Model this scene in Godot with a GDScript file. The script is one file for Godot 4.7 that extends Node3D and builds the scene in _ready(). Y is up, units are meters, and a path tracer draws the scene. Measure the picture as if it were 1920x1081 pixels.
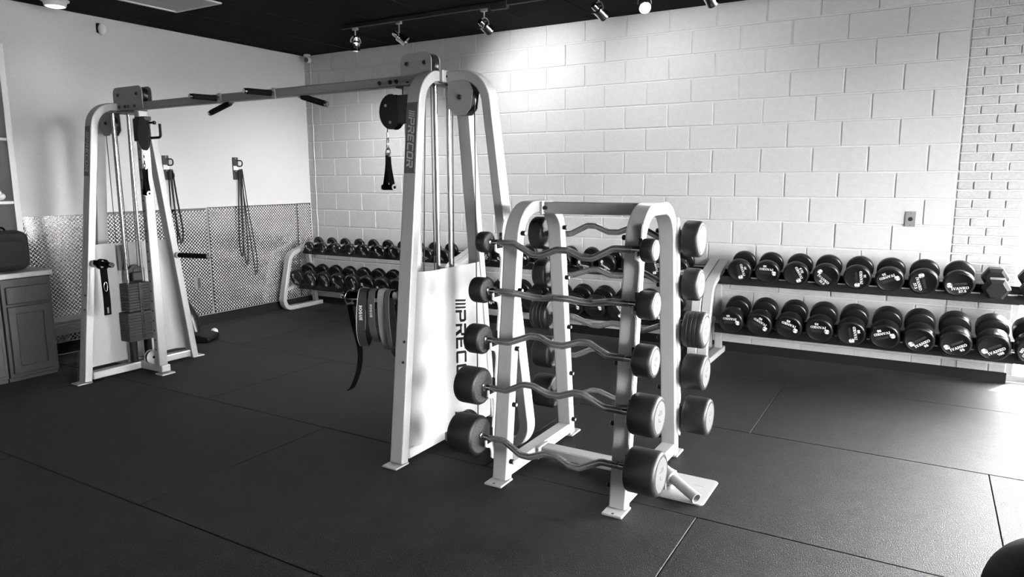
extends Node3D
# A gym corner: cable machine, curl-bar rack, dumbbell racks against a painted block wall.
# x runs along the block wall, y up, z from the block wall towards the camera; metres.

const CEIL := 2.975
const LEFT := -6.73
const YA := 2.785            # height of the mortar bed under the top full course
const JAMB := 0.42           # end of the brick pier, where the glazed opening starts
const ZC := 2.972            # centre line of the cable machine
const XN := -2.55            # near tower of the cable machine
const XL := -5.615           # far tower

var mats := {}
var used := {}
var cache := {}
var rng := RandomNumberGenerator.new()


class MB:
	var v := PackedVector3Array()
	var n := PackedVector3Array()

	func tri(a: Vector3, b: Vector3, c: Vector3, na: Vector3, nb: Vector3, nc: Vector3):
		if (b - a).cross(c - a).dot(na + nb + nc) > 0.0:
			v.append_array([a, c, b])
			n.append_array([na, nc, nb])
		else:
			v.append_array([a, b, c])
			n.append_array([na, nb, nc])

	func flat(a: Vector3, b: Vector3, c: Vector3, hint: Vector3):
		var q := (b - a).cross(c - a)
		if q.length_squared() < 1e-18:
			return
		q = q.normalized()
		if q.dot(hint) < 0.0:
			q = -q
		tri(a, b, c, q, q, q)

	func quad(a: Vector3, b: Vector3, c: Vector3, d: Vector3, hint: Vector3):
		flat(a, b, c, hint)
		flat(a, c, d, hint)

	func quads(a: Vector3, b: Vector3, c: Vector3, d: Vector3, na: Vector3, nb: Vector3, nc: Vector3, nd: Vector3):
		tri(a, b, c, na, nb, nc)
		tri(a, c, d, na, nc, nd)

	# a box with chamfered edges
	func box(c: Vector3, s: Vector3, bev := 0.0, b := Basis()):
		var h := s * 0.5
		bev = min(bev, min(h.x, min(h.y, h.z)) * 0.9)
		var ax := [b.x, b.y, b.z]
		var hh := [h.x, h.y, h.z]
		for i in 3:
			var j := (i + 1) % 3
			var k := (i + 2) % 3
			for sg in [-1.0, 1.0]:
				var o: Vector3 = c + ax[i] * hh[i] * sg
				var u: Vector3 = ax[j] * (hh[j] - bev)
				var w: Vector3 = ax[k] * (hh[k] - bev)
				quad(o - u - w, o + u - w, o + u + w, o - u + w, ax[i] * sg)
				if bev > 0.0:
					for sj in [-1.0, 1.0]:
						var p0: Vector3 = o + u * sj
						var p1: Vector3 = c + ax[i] * (hh[i] - bev) * sg + ax[j] * hh[j] * sj
						quad(p0 - w, p0 + w, p1 + w, p1 - w, ax[i] * sg + ax[j] * sj)
		if bev > 0.0:
			for a in [-1.0, 1.0]:
				for d in [-1.0, 1.0]:
					for e in [-1.0, 1.0]:
						var q := func(x, y, z): return c + b.x * (h.x - bev * x) * a + b.y * (h.y - bev * y) * d + b.z * (h.z - bev * z) * e
						flat(q.call(0, 1, 1), q.call(1, 0, 1), q.call(1, 1, 0), b.x * a + b.y * d + b.z * e)

	# turn a profile of (radius, height) points about the local y axis
	func lathe(prof: Array, seg: int, xf := Transform3D(), sharp := 0.75):
		var m := prof.size() - 1
		var fn := []
		for i in m:
			var d: Vector2 = prof[i + 1] - prof[i]
			fn.append(Vector2(d.y, -d.x).normalized() if d.length() > 1e-9 else Vector2(1, 0))
		for i in m:
			var p0: Vector2 = prof[i]
			var p1: Vector2 = prof[i + 1]
			if (p1 - p0).length() < 1e-9:
				continue
			var n0: Vector2 = fn[i]
			var n1: Vector2 = fn[i]
			if i > 0 and fn[i - 1].dot(fn[i]) > sharp:
				n0 = (fn[i - 1] + fn[i]).normalized()
			if i < m - 1 and fn[i + 1].dot(fn[i]) > sharp:
				n1 = (fn[i + 1] + fn[i]).normalized()
			for k in seg:
				var a0 := TAU * k / seg
				var a1 := TAU * (k + 1) / seg
				var c0 := Vector3(cos(a0), 0, sin(a0))
				var c1 := Vector3(cos(a1), 0, sin(a1))
				var up := Vector3.UP
				var pa := xf * (c0 * p0.x + up * p0.y)
				var pb := xf * (c1 * p0.x + up * p0.y)
				var pc := xf * (c1 * p1.x + up * p1.y)
				var pd := xf * (c0 * p1.x + up * p1.y)
				var na := xf.basis * (c0 * n0.x + up * n0.y)
				var nb := xf.basis * (c1 * n0.x + up * n0.y)
				var nc := xf.basis * (c1 * n1.x + up * n1.y)
				var nd := xf.basis * (c0 * n1.x + up * n1.y)
				if p0.x > 1e-7:
					tri(pa, pb, pc, na, nb, nc)
				if p1.x > 1e-7:
					tri(pa, pc, pd, na, nc, nd)

	# cylinder from a to b with slightly rounded rims
	func cyl(a: Vector3, b: Vector3, r: float, seg := 14, rim := 0.0, r2 := -1.0):
		var h := (b - a).length()
		if r2 < 0.0:
			r2 = r
		var prof := [Vector2(0, 0), Vector2(r - rim, 0), Vector2(r, rim), Vector2(r2, h - rim), Vector2(r2 - rim, h), Vector2(0, h)]
		lathe(prof, seg, Transform3D(MB.along(b - a), a))

	static func along(d: Vector3) -> Basis:
		var y := d.normalized()
		var x := y.cross(Vector3.FORWARD)
		if x.length() < 0.1:
			x = y.cross(Vector3.RIGHT)
		x = x.normalized()
		return Basis(x, y, x.cross(y))

	# sweep a rounded rectangle (w along side, d across) along a path lying in the plane normal to side
	func sweep(path: Array, side: Vector3, w: float, d: float, r: float, closed := false, arc := 3):
		var sec := []
		var sn := []
		r = min(r, min(w, d) * 0.49)
		for q in 4:
			var cx: float = (w * 0.5 - r) * [1, -1, -1, 1][q]
			var cy: float = (d * 0.5 - r) * [1, 1, -1, -1][q]
			for i in arc + 1:
				var a := PI * 0.5 * (q + float(i) / arc)
				sec.append(Vector2(cx + cos(a) * r, cy + sin(a) * r))
				sn.append(Vector2(cos(a), sin(a)))
		var m := path.size()
		var rings := []
		var norms := []
		for i in m:
			var p: Vector3 = path[i]
			var t0: Vector3
			var t1: Vector3
			if closed:
				t0 = (p - path[(i - 1 + m) % m]).normalized()
				t1 = (path[(i + 1) % m] - p).normalized()
			else:
				t0 = (p - path[i - 1]).normalized() if i > 0 else (path[1] - p).normalized()
				t1 = (path[i + 1] - p).normalized() if i < m - 1 else t0
			var t := (t0 + t1).normalized()
			var nn := side.cross(t).normalized()
			var ss := t.cross(nn).normalized()
			var miter: float = 1.0 / max(0.5, t.dot(t0))
			var ring := []
			var nr := []
			for k in sec.size():
				ring.append(p + ss * sec[k].x + nn * sec[k].y * miter)
				nr.append((ss * sn[k].x + nn * sn[k].y).normalized())
			rings.append(ring)
			norms.append(nr)
		var last := m if closed else m - 1
		var c := sec.size()
		for i in last:
			var j := (i + 1) % m
			for k in c:
				var k2 := (k + 1) % c
				quads(rings[i][k], rings[i][k2], rings[j][k2], rings[j][k], norms[i][k], norms[i][k2], norms[j][k2], norms[j][k])
		if not closed:
			for e in [0, m - 1]:
				var out: Vector3 = (path[0] - path[1]) if e == 0 else (path[m - 1] - path[m - 2])
				for k in range(1, c - 1):
					flat(rings[e][0], rings[e][k], rings[e][k + 1], out)

	# round tube along a path; radii may vary
	func tube(path: Array, r, seg := 8, closed := false, caps := true):
		var m := path.size()
		var rings := []
		var norms := []
		var ref := Vector3.ZERO
		for i in m:
			var a: Vector3 = path[(i - 1 + m) % m] if (closed or i > 0) else path[i]
			var b: Vector3 = path[(i + 1) % m] if (closed or i < m - 1) else path[i]
			var t := (b - a).normalized()
			if ref == Vector3.ZERO:
				ref = t.cross(Vector3.UP)
				if ref.length() < 0.2:
					ref = t.cross(Vector3.RIGHT)
			ref = (ref - t * ref.dot(t)).normalized()
			var o := t.cross(ref)
			var rr: float = r[i] if r is Array else r
			var ring := []
			var nr := []
			for k in seg:
				var d := ref * cos(TAU * k / seg) + o * sin(TAU * k / seg)
				ring.append(path[i] + d * rr)
				nr.append(d)
			rings.append(ring)
			norms.append(nr)
		for i in (m if closed else m - 1):
			var j := (i + 1) % m
			for k in seg:
				var k2 := (k + 1) % seg
				quads(rings[i][k], rings[i][k2], rings[j][k2], rings[j][k], norms[i][k], norms[i][k2], norms[j][k2], norms[j][k])
		if caps and not closed:
			for e in [0, m - 1]:
				var out: Vector3 = (path[0] - path[1]) if e == 0 else (path[m - 1] - path[m - 2])
				for k in range(1, seg - 1):
					flat(rings[e][0], rings[e][k], rings[e][k + 1], out)

	# extrude a flat outline: x, y of the outline along xf.x, xf.y, thickness along xf.z from 0 to depth
	func prism(poly: PackedVector2Array, depth: float, xf := Transform3D(), bev := 0.0):
		var inner := poly
		if bev > 0.0:
			var o := Geometry2D.offset_polygon(poly, -bev, Geometry2D.JOIN_MITER)
			if o.size() == 1 and o[0].size() == poly.size():
				inner = align(poly, o[0])
			else:
				bev = 0.0
		var ids := Geometry2D.triangulate_polygon(inner)
		var at := func(p: Vector2, z: float): return xf * Vector3(p.x, p.y, z)
		for i in range(0, ids.size(), 3):
			for e in [[0.0, -1.0], [depth, 1.0]]:
				flat(at.call(inner[ids[i]], e[0]), at.call(inner[ids[i + 1]], e[0]), at.call(inner[ids[i + 2]], e[0]), xf.basis.z * e[1] * sign(depth))
		var turn := 1.0 if Geometry2D.is_polygon_clockwise(poly) else -1.0
		var c := poly.size()
		var en := []
		for i in c:
			var d := poly[(i + 1) % c] - poly[i]
			en.append(Vector2(-d.y, d.x).normalized() * turn)
		for i in c:
			var j := (i + 1) % c
			var n0: Vector2 = en[i]
			var n1: Vector2 = en[i]
			if en[(i - 1 + c) % c].dot(en[i]) > 0.8:
				n0 = (en[(i - 1 + c) % c] + en[i]).normalized()
			if en[j].dot(en[i]) > 0.8:
				n1 = (en[j] + en[i]).normalized()
			var w0 := xf.basis * Vector3(n0.x, n0.y, 0)
			var w1 := xf.basis * Vector3(n1.x, n1.y, 0)
			var b2: float = bev * sign(depth)
			quads(at.call(poly[i], b2), at.call(poly[j], b2), at.call(poly[j], depth - b2), at.call(poly[i], depth - b2), w0, w1, w1, w0)
			if bev > 0.0:
				quad(at.call(poly[i], b2), at.call(poly[j], b2), at.call(inner[j], 0.0), at.call(inner[i], 0.0), w0 - xf.basis.z * sign(depth))
				quad(at.call(poly[i], depth - b2), at.call(poly[j], depth - b2), at.call(inner[j], depth), at.call(inner[i], depth), w0 + xf.basis.z * sign(depth))

	func align(a: PackedVector2Array, b: PackedVector2Array) -> PackedVector2Array:
		var best := 0
		var bd := INF
		var bb := b
		if Geometry2D.is_polygon_clockwise(a) != Geometry2D.is_polygon_clockwise(b):
			bb = b.duplicate()
			bb.reverse()
		for s in b.size():
			var d := a[0].distance_squared_to(bb[s])
			if d < bd:
				bd = d
				best = s
		var o := PackedVector2Array()
		for i in b.size():
			o.append(bb[(i + best) % b.size()])
		return o

	func ball(c: Vector3, r: Vector3, seg := 16, rings := 9):
		for i in rings:
			var t0 := PI * i / rings
			var t1 := PI * (i + 1) / rings
			for k in seg:
				var q := []
				for e in [[t0, k], [t0, k + 1], [t1, k + 1], [t1, k]]:
					q.append(Vector3(sin(e[0]) * cos(TAU * e[1] / seg), cos(e[0]), sin(e[0]) * sin(TAU * e[1] / seg)))
				var w := func(d): return (d / r).normalized()
				if i > 0:
					tri(c + q[0] * r, c + q[1] * r, c + q[2] * r, w.call(q[0]), w.call(q[1]), w.call(q[2]))
				if i < rings - 1:
					tri(c + q[0] * r, c + q[2] * r, c + q[3] * r, w.call(q[0]), w.call(q[2]), w.call(q[3]))

	func mesh() -> ArrayMesh:
		var arr := []
		arr.resize(Mesh.ARRAY_MAX)
		arr[Mesh.ARRAY_VERTEX] = v
		arr[Mesh.ARRAY_NORMAL] = n
		var me := ArrayMesh.new()
		me.add_surface_from_arrays(Mesh.PRIMITIVE_TRIANGLES, arr)
		return me


# ---------------------------------------------------------------- nodes

func numbered(called: String) -> String:
	var k: int = used.get(called, -1) + 1
	used[called] = k
	return called if k == 0 else "%s_%03d" % [called, k]


func describe(o: Node3D, label: String, category: String, group := ""):
	o.set_meta("label", label)
	o.set_meta("category", category)
	if group != "":
		o.set_meta("group", group)


func thing(called: String, label: String, category: String, at := Vector3.ZERO, group := "") -> Node3D:
	var o := Node3D.new()
	o.name = numbered(called)
	add_child(o)
	o.position = at
	describe(o, label, category, group)
	return o


func shown(me: Mesh, material: Material) -> MeshInstance3D:
	var o := MeshInstance3D.new()
	o.mesh = me
	o.material_override = material
	o.cast_shadow = GeometryInstance3D.SHADOW_CASTING_SETTING_ON
	return o


# a part; meshes are given in scene coordinates relative to the parent's own origin
func part(parent: Node3D, called: String, me, material: Material, xf := Transform3D(), label := "") -> MeshInstance3D:
	var o := shown(me.mesh() if me is MB else me, material)
	o.name = called
	parent.add_child(o, true)
	o.transform = xf
	if label != "":
		o.set_meta("label", label)
	return o


func single(called: String, me, material: Material, label: String, category: String, at := Vector3.ZERO, group := "") -> MeshInstance3D:
	var o := shown(me.mesh() if me is MB else me, material)
	o.name = numbered(called)
	add_child(o)
	o.position = at
	describe(o, label, category, group)
	return o


func struct(called: String, me, material: Material, at := Vector3.ZERO) -> Node3D:
	var o: Node3D
	if me == null:
		o = Node3D.new()
	else:
		o = shown(me.mesh() if me is MB else me, material)
	o.name = called
	add_child(o)
	o.position = at
	o.set_meta("kind", "structure")
	return o


func boxed(c: Vector3, s: Vector3, bev := 0.0, b := Basis()) -> MB:
	var m := MB.new()
	m.box(c, s, bev, b)
	return m


func round_rect(w: float, h: float, r: float, arc := 5) -> PackedVector2Array:
	var o := PackedVector2Array()
	for q in 4:
		var cx: float = (w * 0.5 - r) * [1, -1, -1, 1][q]
		var cy: float = (h * 0.5 - r) * [1, 1, -1, -1][q]
		for i in arc + 1:
			var a := PI * 0.5 * (q + float(i) / arc)
			o.append(Vector2(cx + cos(a) * r, cy + sin(a) * r))
	return o


# round off the corners of a polyline
func bend(pts: Array, radii: Array, closed := false, arc := 7) -> Array:
	var o := []
	var m := pts.size()
	for i in m:
		var r: float = radii[i]
		if r <= 0.0 or (not closed and (i == 0 or i == m - 1)):
			o.append(pts[i])
			continue
		var p: Vector3 = pts[i]
		var a: Vector3 = (pts[(i - 1 + m) % m] - p).normalized()
		var b: Vector3 = (pts[(i + 1) % m] - p).normalized()
		var half := a.angle_to(b) * 0.5
		var back := r / tan(half)
		var c := p + (a + b).normalized() * (r / sin(half))
		var s := p + a * back - c
		var e := p + b * back - c
		for k in arc + 1:
			o.append(c + s.slerp(e, float(k) / arc))
	return o


func curve(pts: Array, steps := 6, closed := false) -> Array:
	var o := []
	var m := pts.size()
	var last := m if closed else m - 1
	for i in last:
		var p0: Vector3 = pts[(i - 1 + m) % m] if closed else pts[max(i - 1, 0)]
		var p1: Vector3 = pts[i]
		var p2: Vector3 = pts[(i + 1) % m]
		var p3: Vector3 = pts[(i + 2) % m] if closed else pts[min(i + 2, m - 1)]
		for k in steps:
			o.append(p1.cubic_interpolate(p2, p0, p3, float(k) / steps))
	if not closed:
		o.append(pts[m - 1])
	return o


# ---------------------------------------------------------------- materials

func noise_tex(freq: float, oct: int, lo: float, hi: float, size := 512, seed_ := 1, power := 1.0) -> ImageTexture:
	var f := FastNoiseLite.new()
	f.noise_type = FastNoiseLite.TYPE_SIMPLEX_SMOOTH
	f.seed = seed_
	f.frequency = freq
	f.fractal_octaves = oct
	var im := f.get_seamless_image(size, size)
	im.convert(Image.FORMAT_RGB8)
	var d := im.get_data()
	for i in range(0, d.size()):
		var t := pow(d[i] / 255.0, power)
		d[i] = int(clamp(lerp(lo, hi, t), 0.0, 1.0) * 255.0)
	im = Image.create_from_data(size, size, false, Image.FORMAT_RGB8, d)
	im.generate_mipmaps()
	return ImageTexture.create_from_image(im)


func bump_tex(freq: float, oct: int, strength: float, size := 512, seed_ := 3) -> ImageTexture:
	var f := FastNoiseLite.new()
	f.noise_type = FastNoiseLite.TYPE_SIMPLEX_SMOOTH
	f.seed = seed_
	f.frequency = freq
	f.fractal_octaves = oct
	var im := f.get_seamless_image(size, size)
	im.convert(Image.FORMAT_RGBA8)
	im.bump_map_to_normal_map(strength)
	return ImageTexture.create_from_image(im)


func mat(called: String, grey: float, rough: float, metal := 0.0, spec := 0.5) -> StandardMaterial3D:
	var m := StandardMaterial3D.new()
	m.resource_name = called
	m.albedo_color = Color(grey, grey, grey)
	m.roughness = rough
	m.metallic = metal
	m.metallic_specular = spec
	mats[called] = m
	return m


func textured(m: StandardMaterial3D, tex: Texture2D, scale: float, normal: Texture2D = null, depth := 0.3):
	m.uv1_triplanar = true
	m.uv1_world_triplanar = true
	m.uv1_scale = Vector3.ONE * scale
	m.albedo_texture = tex
	if normal:
		m.normal_enabled = true
		m.normal_texture = normal
		m.normal_scale = depth


func make_materials():
	var paint_bump := bump_tex(0.05, 4, 2.0, 512, 5)
	var m := mat("block_paint", 0.725, 0.55)
	textured(m, noise_tex(0.02, 4, 0.965, 1.0, 512, 7), 1.7, paint_bump, 0.35)
	m = mat("brick_paint", 0.69, 0.5)
	textured(m, noise_tex(0.03, 4, 0.9, 1.0, 512, 9), 2.3, paint_bump, 0.5)
	mat("mortar_paint", 0.77, 0.6)
	m = mat("drywall_paint", 0.80, 0.7)
	textured(m, noise_tex(0.08, 3, 0.96, 1.0, 512, 11), 1.1, paint_bump, 0.12)
	m = mat("ceiling_black", 0.085, 0.9, 0.0, 0.15)
	textured(m, noise_tex(0.15, 3, 0.75, 1.0, 512, 13), 2.0)
	mat("ceiling_grid", 0.1, 0.9, 0.0, 0.15)
	m = mat("rubber_floor", 0.165, 0.6, 0.0, 0.42)
	textured(m, noise_tex(0.09, 4, 0.2, 1.15, 1024, 17), 1.55, bump_tex(0.2, 2, 4.0, 512, 19), 0.5)
	m.detail_enabled = true
	m.detail_blend_mode = BaseMaterial3D.BLEND_MODE_MUL
	m.detail_albedo = noise_tex(0.006, 5, 0.55, 1.0, 512, 23)
	m.detail_uv_layer = BaseMaterial3D.DETAIL_UV_1
	mat("rubber_base", 0.09, 0.65, 0.0, 0.3)
	m = mat("silver_paint", 0.74, 0.36, 0.3)
	textured(m, noise_tex(0.3, 2, 0.96, 1.0, 256, 29), 6.0)
	mat("grey_paint", 0.62, 0.4, 0.25)
	mat("strip_dark", 0.18, 0.5)
	mat("dark_plate", 0.36, 0.45, 0.2)
	mat("white_plastic", 0.9, 0.35)
	mat("shield_plastic", 0.67, 0.28)
	mat("chrome", 0.86, 0.16, 1.0)
	m = mat("knurled_steel", 0.74, 0.27, 0.75)
	textured(m, noise_tex(0.25, 3, 0.75, 1.0, 256, 31), 5.0)
	mat("galvanised", 0.72, 0.35, 0.8)
	m = mat("head_rubber", 0.11, 0.48)
	textured(m, noise_tex(0.2, 3, 0.8, 1.0, 256, 37), 5.0)
	m = mat("head_face", 0.40, 0.42)
	textured(m, noise_tex(0.12, 3, 0.75, 1.0, 256, 41), 6.0)
	m = mat("head_worn", 0.36, 0.5)
	textured(m, noise_tex(0.05, 4, 0.55, 1.0, 256, 61), 6.0)
	mat("dumbbell_rubber", 0.07, 0.3)
	mat("dumbbell_face", 0.085, 0.42)
	mat("print_white", 0.92, 0.6)
	mat("print_grey", 0.5, 0.5)
	mat("print_faint", 0.14, 0.5)
	mat("print_dark", 0.06, 0.6, 0.0, 0.2)
	mat("matte_black", 0.07, 0.6, 0.0, 0.4)
	mat("gloss_black", 0.09, 0.3)
	mat("foam_black", 0.06, 0.85, 0.0, 0.25)
	mat("webbing", 0.05, 0.9, 0.0, 0.15)
	m = mat("stack_iron", 0.27, 0.6, 0.1)
	textured(m, noise_tex(0.1, 4, 0.8, 1.0, 256, 43), 5.0)
	m = mat("cast_bore", 0.55, 0.3, 0.6)
	mat("cable_black", 0.12, 0.4)
	mat("band_black", 0.15, 0.65)
	mat("band_grey", 0.3, 0.7)
	mat("band_light", 0.62, 0.7)
	mat("diamond_plate", 0.66, 0.16, 1.0)
	mat("tread_lug", 0.92, 0.3, 0.55)
	m = mat("wood_dark", 0.17, 0.5)
	textured(m, noise_tex(0.04, 4, 0.7, 1.0, 512, 47), 2.0)
	m.uv1_scale = Vector3(3.0, 0.5, 3.0)
	m = mat("wood_light", 0.62, 0.5)
	textured(m, noise_tex(0.04, 4, 0.75, 1.0, 512, 53), 2.0)
	m.uv1_scale = Vector3(3.0, 3.0, 0.5)
	m = mat("laminate", 0.66, 0.35)
	textured(m, noise_tex(0.2, 3, 0.75, 1.0, 512, 59), 3.0)
	mat("shelf_white", 0.88, 0.5)
	mat("shelf_back", 0.6, 0.6)
	mat("bag_cloth", 0.04, 0.85)
	mat("cloth_white", 0.88, 0.9)
	mat("diffuser", 0.72, 0.5)
	mat("frame_metal", 0.75, 0.4, 0.5)
	mat("pavement", 0.72, 0.9)
	m = mat("glass", 0.95, 0.02)
	m.transparency = BaseMaterial3D.TRANSPARENCY_ALPHA
	m.albedo_color = Color(0.95, 0.95, 0.95, 0.06)
	m = mat("lamp_glow", 1.0, 0.5)
	m.emission_enabled = true
	m.emission = Color(1, 1, 1)
	m.emission_energy_multiplier = 3.0


func _ready():
	rng.seed = 20240
	# camera
	var yaw := -0.5328616
	var pit := -0.1566456
	var rol := -0.0037830
	var fwd := Vector3(sin(yaw) * cos(pit), sin(pit), -cos(yaw) * cos(pit))
	var rt := Vector3(cos(yaw), 0, sin(yaw))
	var up := rt.cross(fwd)
	var cam := Camera3D.new()
	cam.name = "camera"
	cam.fov = rad_to_deg(2.0 * atan(540.5 / 1310.218))
	cam.near = 0.05
	cam.far = 200.0
	add_child(cam)
	cam.transform = Transform3D(Basis(rt * cos(rol) + up * sin(rol), up * cos(rol) - rt * sin(rol), -fwd), Vector3(-0.185662, 1.531, 6.220528))
	cam.current = true

	# sky, sun, exposure
	var env := Environment.new()
	var sky := Sky.new()
	var sm := ProceduralSkyMaterial.new()
	sm.sky_top_color = Color(0.80, 0.80, 0.80)
	sm.sky_horizon_color = Color(0.95, 0.95, 0.95)
	sm.ground_bottom_color = Color(0.5, 0.5, 0.5)
	sm.ground_horizon_color = Color(0.8, 0.8, 0.8)
	sm.sky_energy_multiplier = 9.0
	sm.ground_energy_multiplier = 9.0
	sm.sun_angle_max = 1.0
	sky.sky_material = sm
	env.background_mode = Environment.BG_SKY
	env.sky = sky
	env.ambient_light_source = Environment.AMBIENT_SOURCE_DISABLED
	env.tonemap_mode = Environment.TONE_MAPPER_LINEAR
	env.tonemap_exposure = 0.76
	env.sdfgi_enabled = true
	env.ssao_enabled = true
	env.ssil_enabled = true
	var we := WorldEnvironment.new()
	we.name = "environment"
	we.environment = env
	add_child(we)

	var sun := DirectionalLight3D.new()
	sun.name = "sun"
	add_child(sun)
	sun.look_at_from_position(Vector3.ZERO, Vector3(-0.36, -2.1, 0.75), Vector3.FORWARD)
	sun.light_energy = 30.0
	sun.light_angular_distance = 0.6
	sun.shadow_enabled = true

	make_materials()
	build_floor()
	build_back_wall()
	build_left_wall()
	build_openings()
	build_ceiling()
	build_machine()
	build_machine_hangers()
	build_bar_rack()
	build_landmine()
	build_dumbbell_racks()
	build_cabinets()
	build_wall_items()
	build_lights()
	build_small_things()


# ---------------------------------------------------------------- the room

func build_floor():
	var f := struct("floor", null, null)
	part(f, "subfloor", boxed(Vector3(-1.715, -0.11, 4.05), Vector3(10.43, 0.2, 8.7)), mats.rubber_base)
	var rows := [
		[0.012, 0.78, [-6.71, -4.3, -1.97, 1.2, 3.28]],
		[0.78, 2.0, [-6.71, -5.65, -3.32, -1.0, 1.33, 3.28]],
		[2.0, 3.22, [-6.71, -4.46, -2.13, 0.2, 2.53, 3.28]],
		[3.22, 4.43, [-6.71, -5.65, -3.31, -0.98, 1.35, 3.28]],
		[4.43, 5.65, [-6.71, -4.5, -2.15, 0.2, 2.53, 3.28]],
		[5.65, 6.87, [-6.71, -5.65, -3.31, -0.98, 1.35, 3.28]],
		[6.87, 8.19, [-6.71, -4.5, -2.15, 0.2, 2.53, 3.28]]]
	for r in rows:
		for i in r[2].size() - 1:
			var x0: float = r[2][i] + 0.002
			var x1: float = r[2][i + 1] - 0.002
			var z0: float = r[0] + 0.002
			var z1: float = r[1] - 0.002
			var low := rng.randf_range(0.0, 0.0012)
			part(f, "rubber_mat", boxed(Vector3((x0 + x1) * 0.5, -0.006 - low, (z0 + z1) * 0.5), Vector3(x1 - x0, 0.012, z1 - z0), 0.0025), mats.rubber_floor)


func piece(w: float, h: float, d: float, bev: float) -> Mesh:
	var key := "%d_%d_%d" % [roundi(w * 2000), roundi(h * 2000), roundi(d * 2000)]
	if not cache.has(key):
		cache[key] = boxed(Vector3.ZERO, Vector3(w, h, d), bev).mesh()
	return cache[key]


func build_back_wall():
	var w := struct("wall_back", null, null)
	part(w, "mortar", boxed(Vector3((LEFT - 0.25 + JAMB) * 0.5, CEIL * 0.5, -0.107), Vector3(JAMB - LEFT + 0.25, CEIL, 0.2)), mats.mortar_paint)
	part(w, "lintel", boxed(Vector3(1.71, (2.16 + CEIL) * 0.5, -0.1), Vector3(2.58, CEIL - 2.16, 0.2)), mats.mortar_paint)
	part(w, "end_pier", boxed(Vector3(3.15, CEIL * 0.5, -0.1), Vector3(0.3, CEIL, 0.2)), mats.mortar_paint)
	var j := 0.010
	for r in 15:
		var y1 := YA + 0.1905 if r == 0 else YA - (r - 1) * 0.2032
		var y0 := YA - r * 0.2032
		y0 = max(y0, 0.0)
		var joints := [0.0]
		var k := -0.5 if r % 2 == 0 else -1.0
		while k * 0.4064 > LEFT + 0.03:
			joints.append(k * 0.4064)
			k -= 1.0
		joints.append(LEFT - 0.01)
		for i in joints.size() - 1:
			var x1: float = joints[i]
			var x0: float = joints[i + 1]
			var me := piece(x1 - x0 - j, y1 - y0 - j, 0.02, 0.004)
			part(w, "block", me, mats.block_paint, Transform3D(Basis(), Vector3((x0 + x1) * 0.5, (y0 + y1) * 0.5, -0.010 + rng.randf_range(-0.0007, 0.0007))))
	var ch := 0.2032 / 3.0
	var top := YA + 0.19
	var row := 0
	var y := YA + 3.0 * ch
	while y > 0.02:
		var b0: float = max(y - ch, 0.0)
		var js := [0.0, 0.1, 0.305, JAMB] if row % 2 == 0 else [0.0, 0.2032, JAMB]
		for i in js.size() - 1:
			var x0: float = js[i]
			var x1: float = js[i + 1]
			var hh: float = min(y, top) - b0 - 0.009
			part(w, "brick", piece(x1 - x0 - 0.010, hh, 0.024, 0.004), mats.brick_paint, Transform3D(Basis(Vector3.FORWARD, rng.randf_range(-0.006, 0.006)), Vector3((x0 + x1) * 0.5, b0 + 0.0045 + hh * 0.5, -0.011 + rng.randf_range(-0.001, 0.0015))))
		y -= ch
		row += 1
	struct("baseboard_back", boxed(Vector3((LEFT + JAMB) * 0.5 + 0.03, 0.042, 0.007), Vector3(JAMB - LEFT - 0.05, 0.084, 0.014), 0.003), mats.rubber_base)


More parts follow.
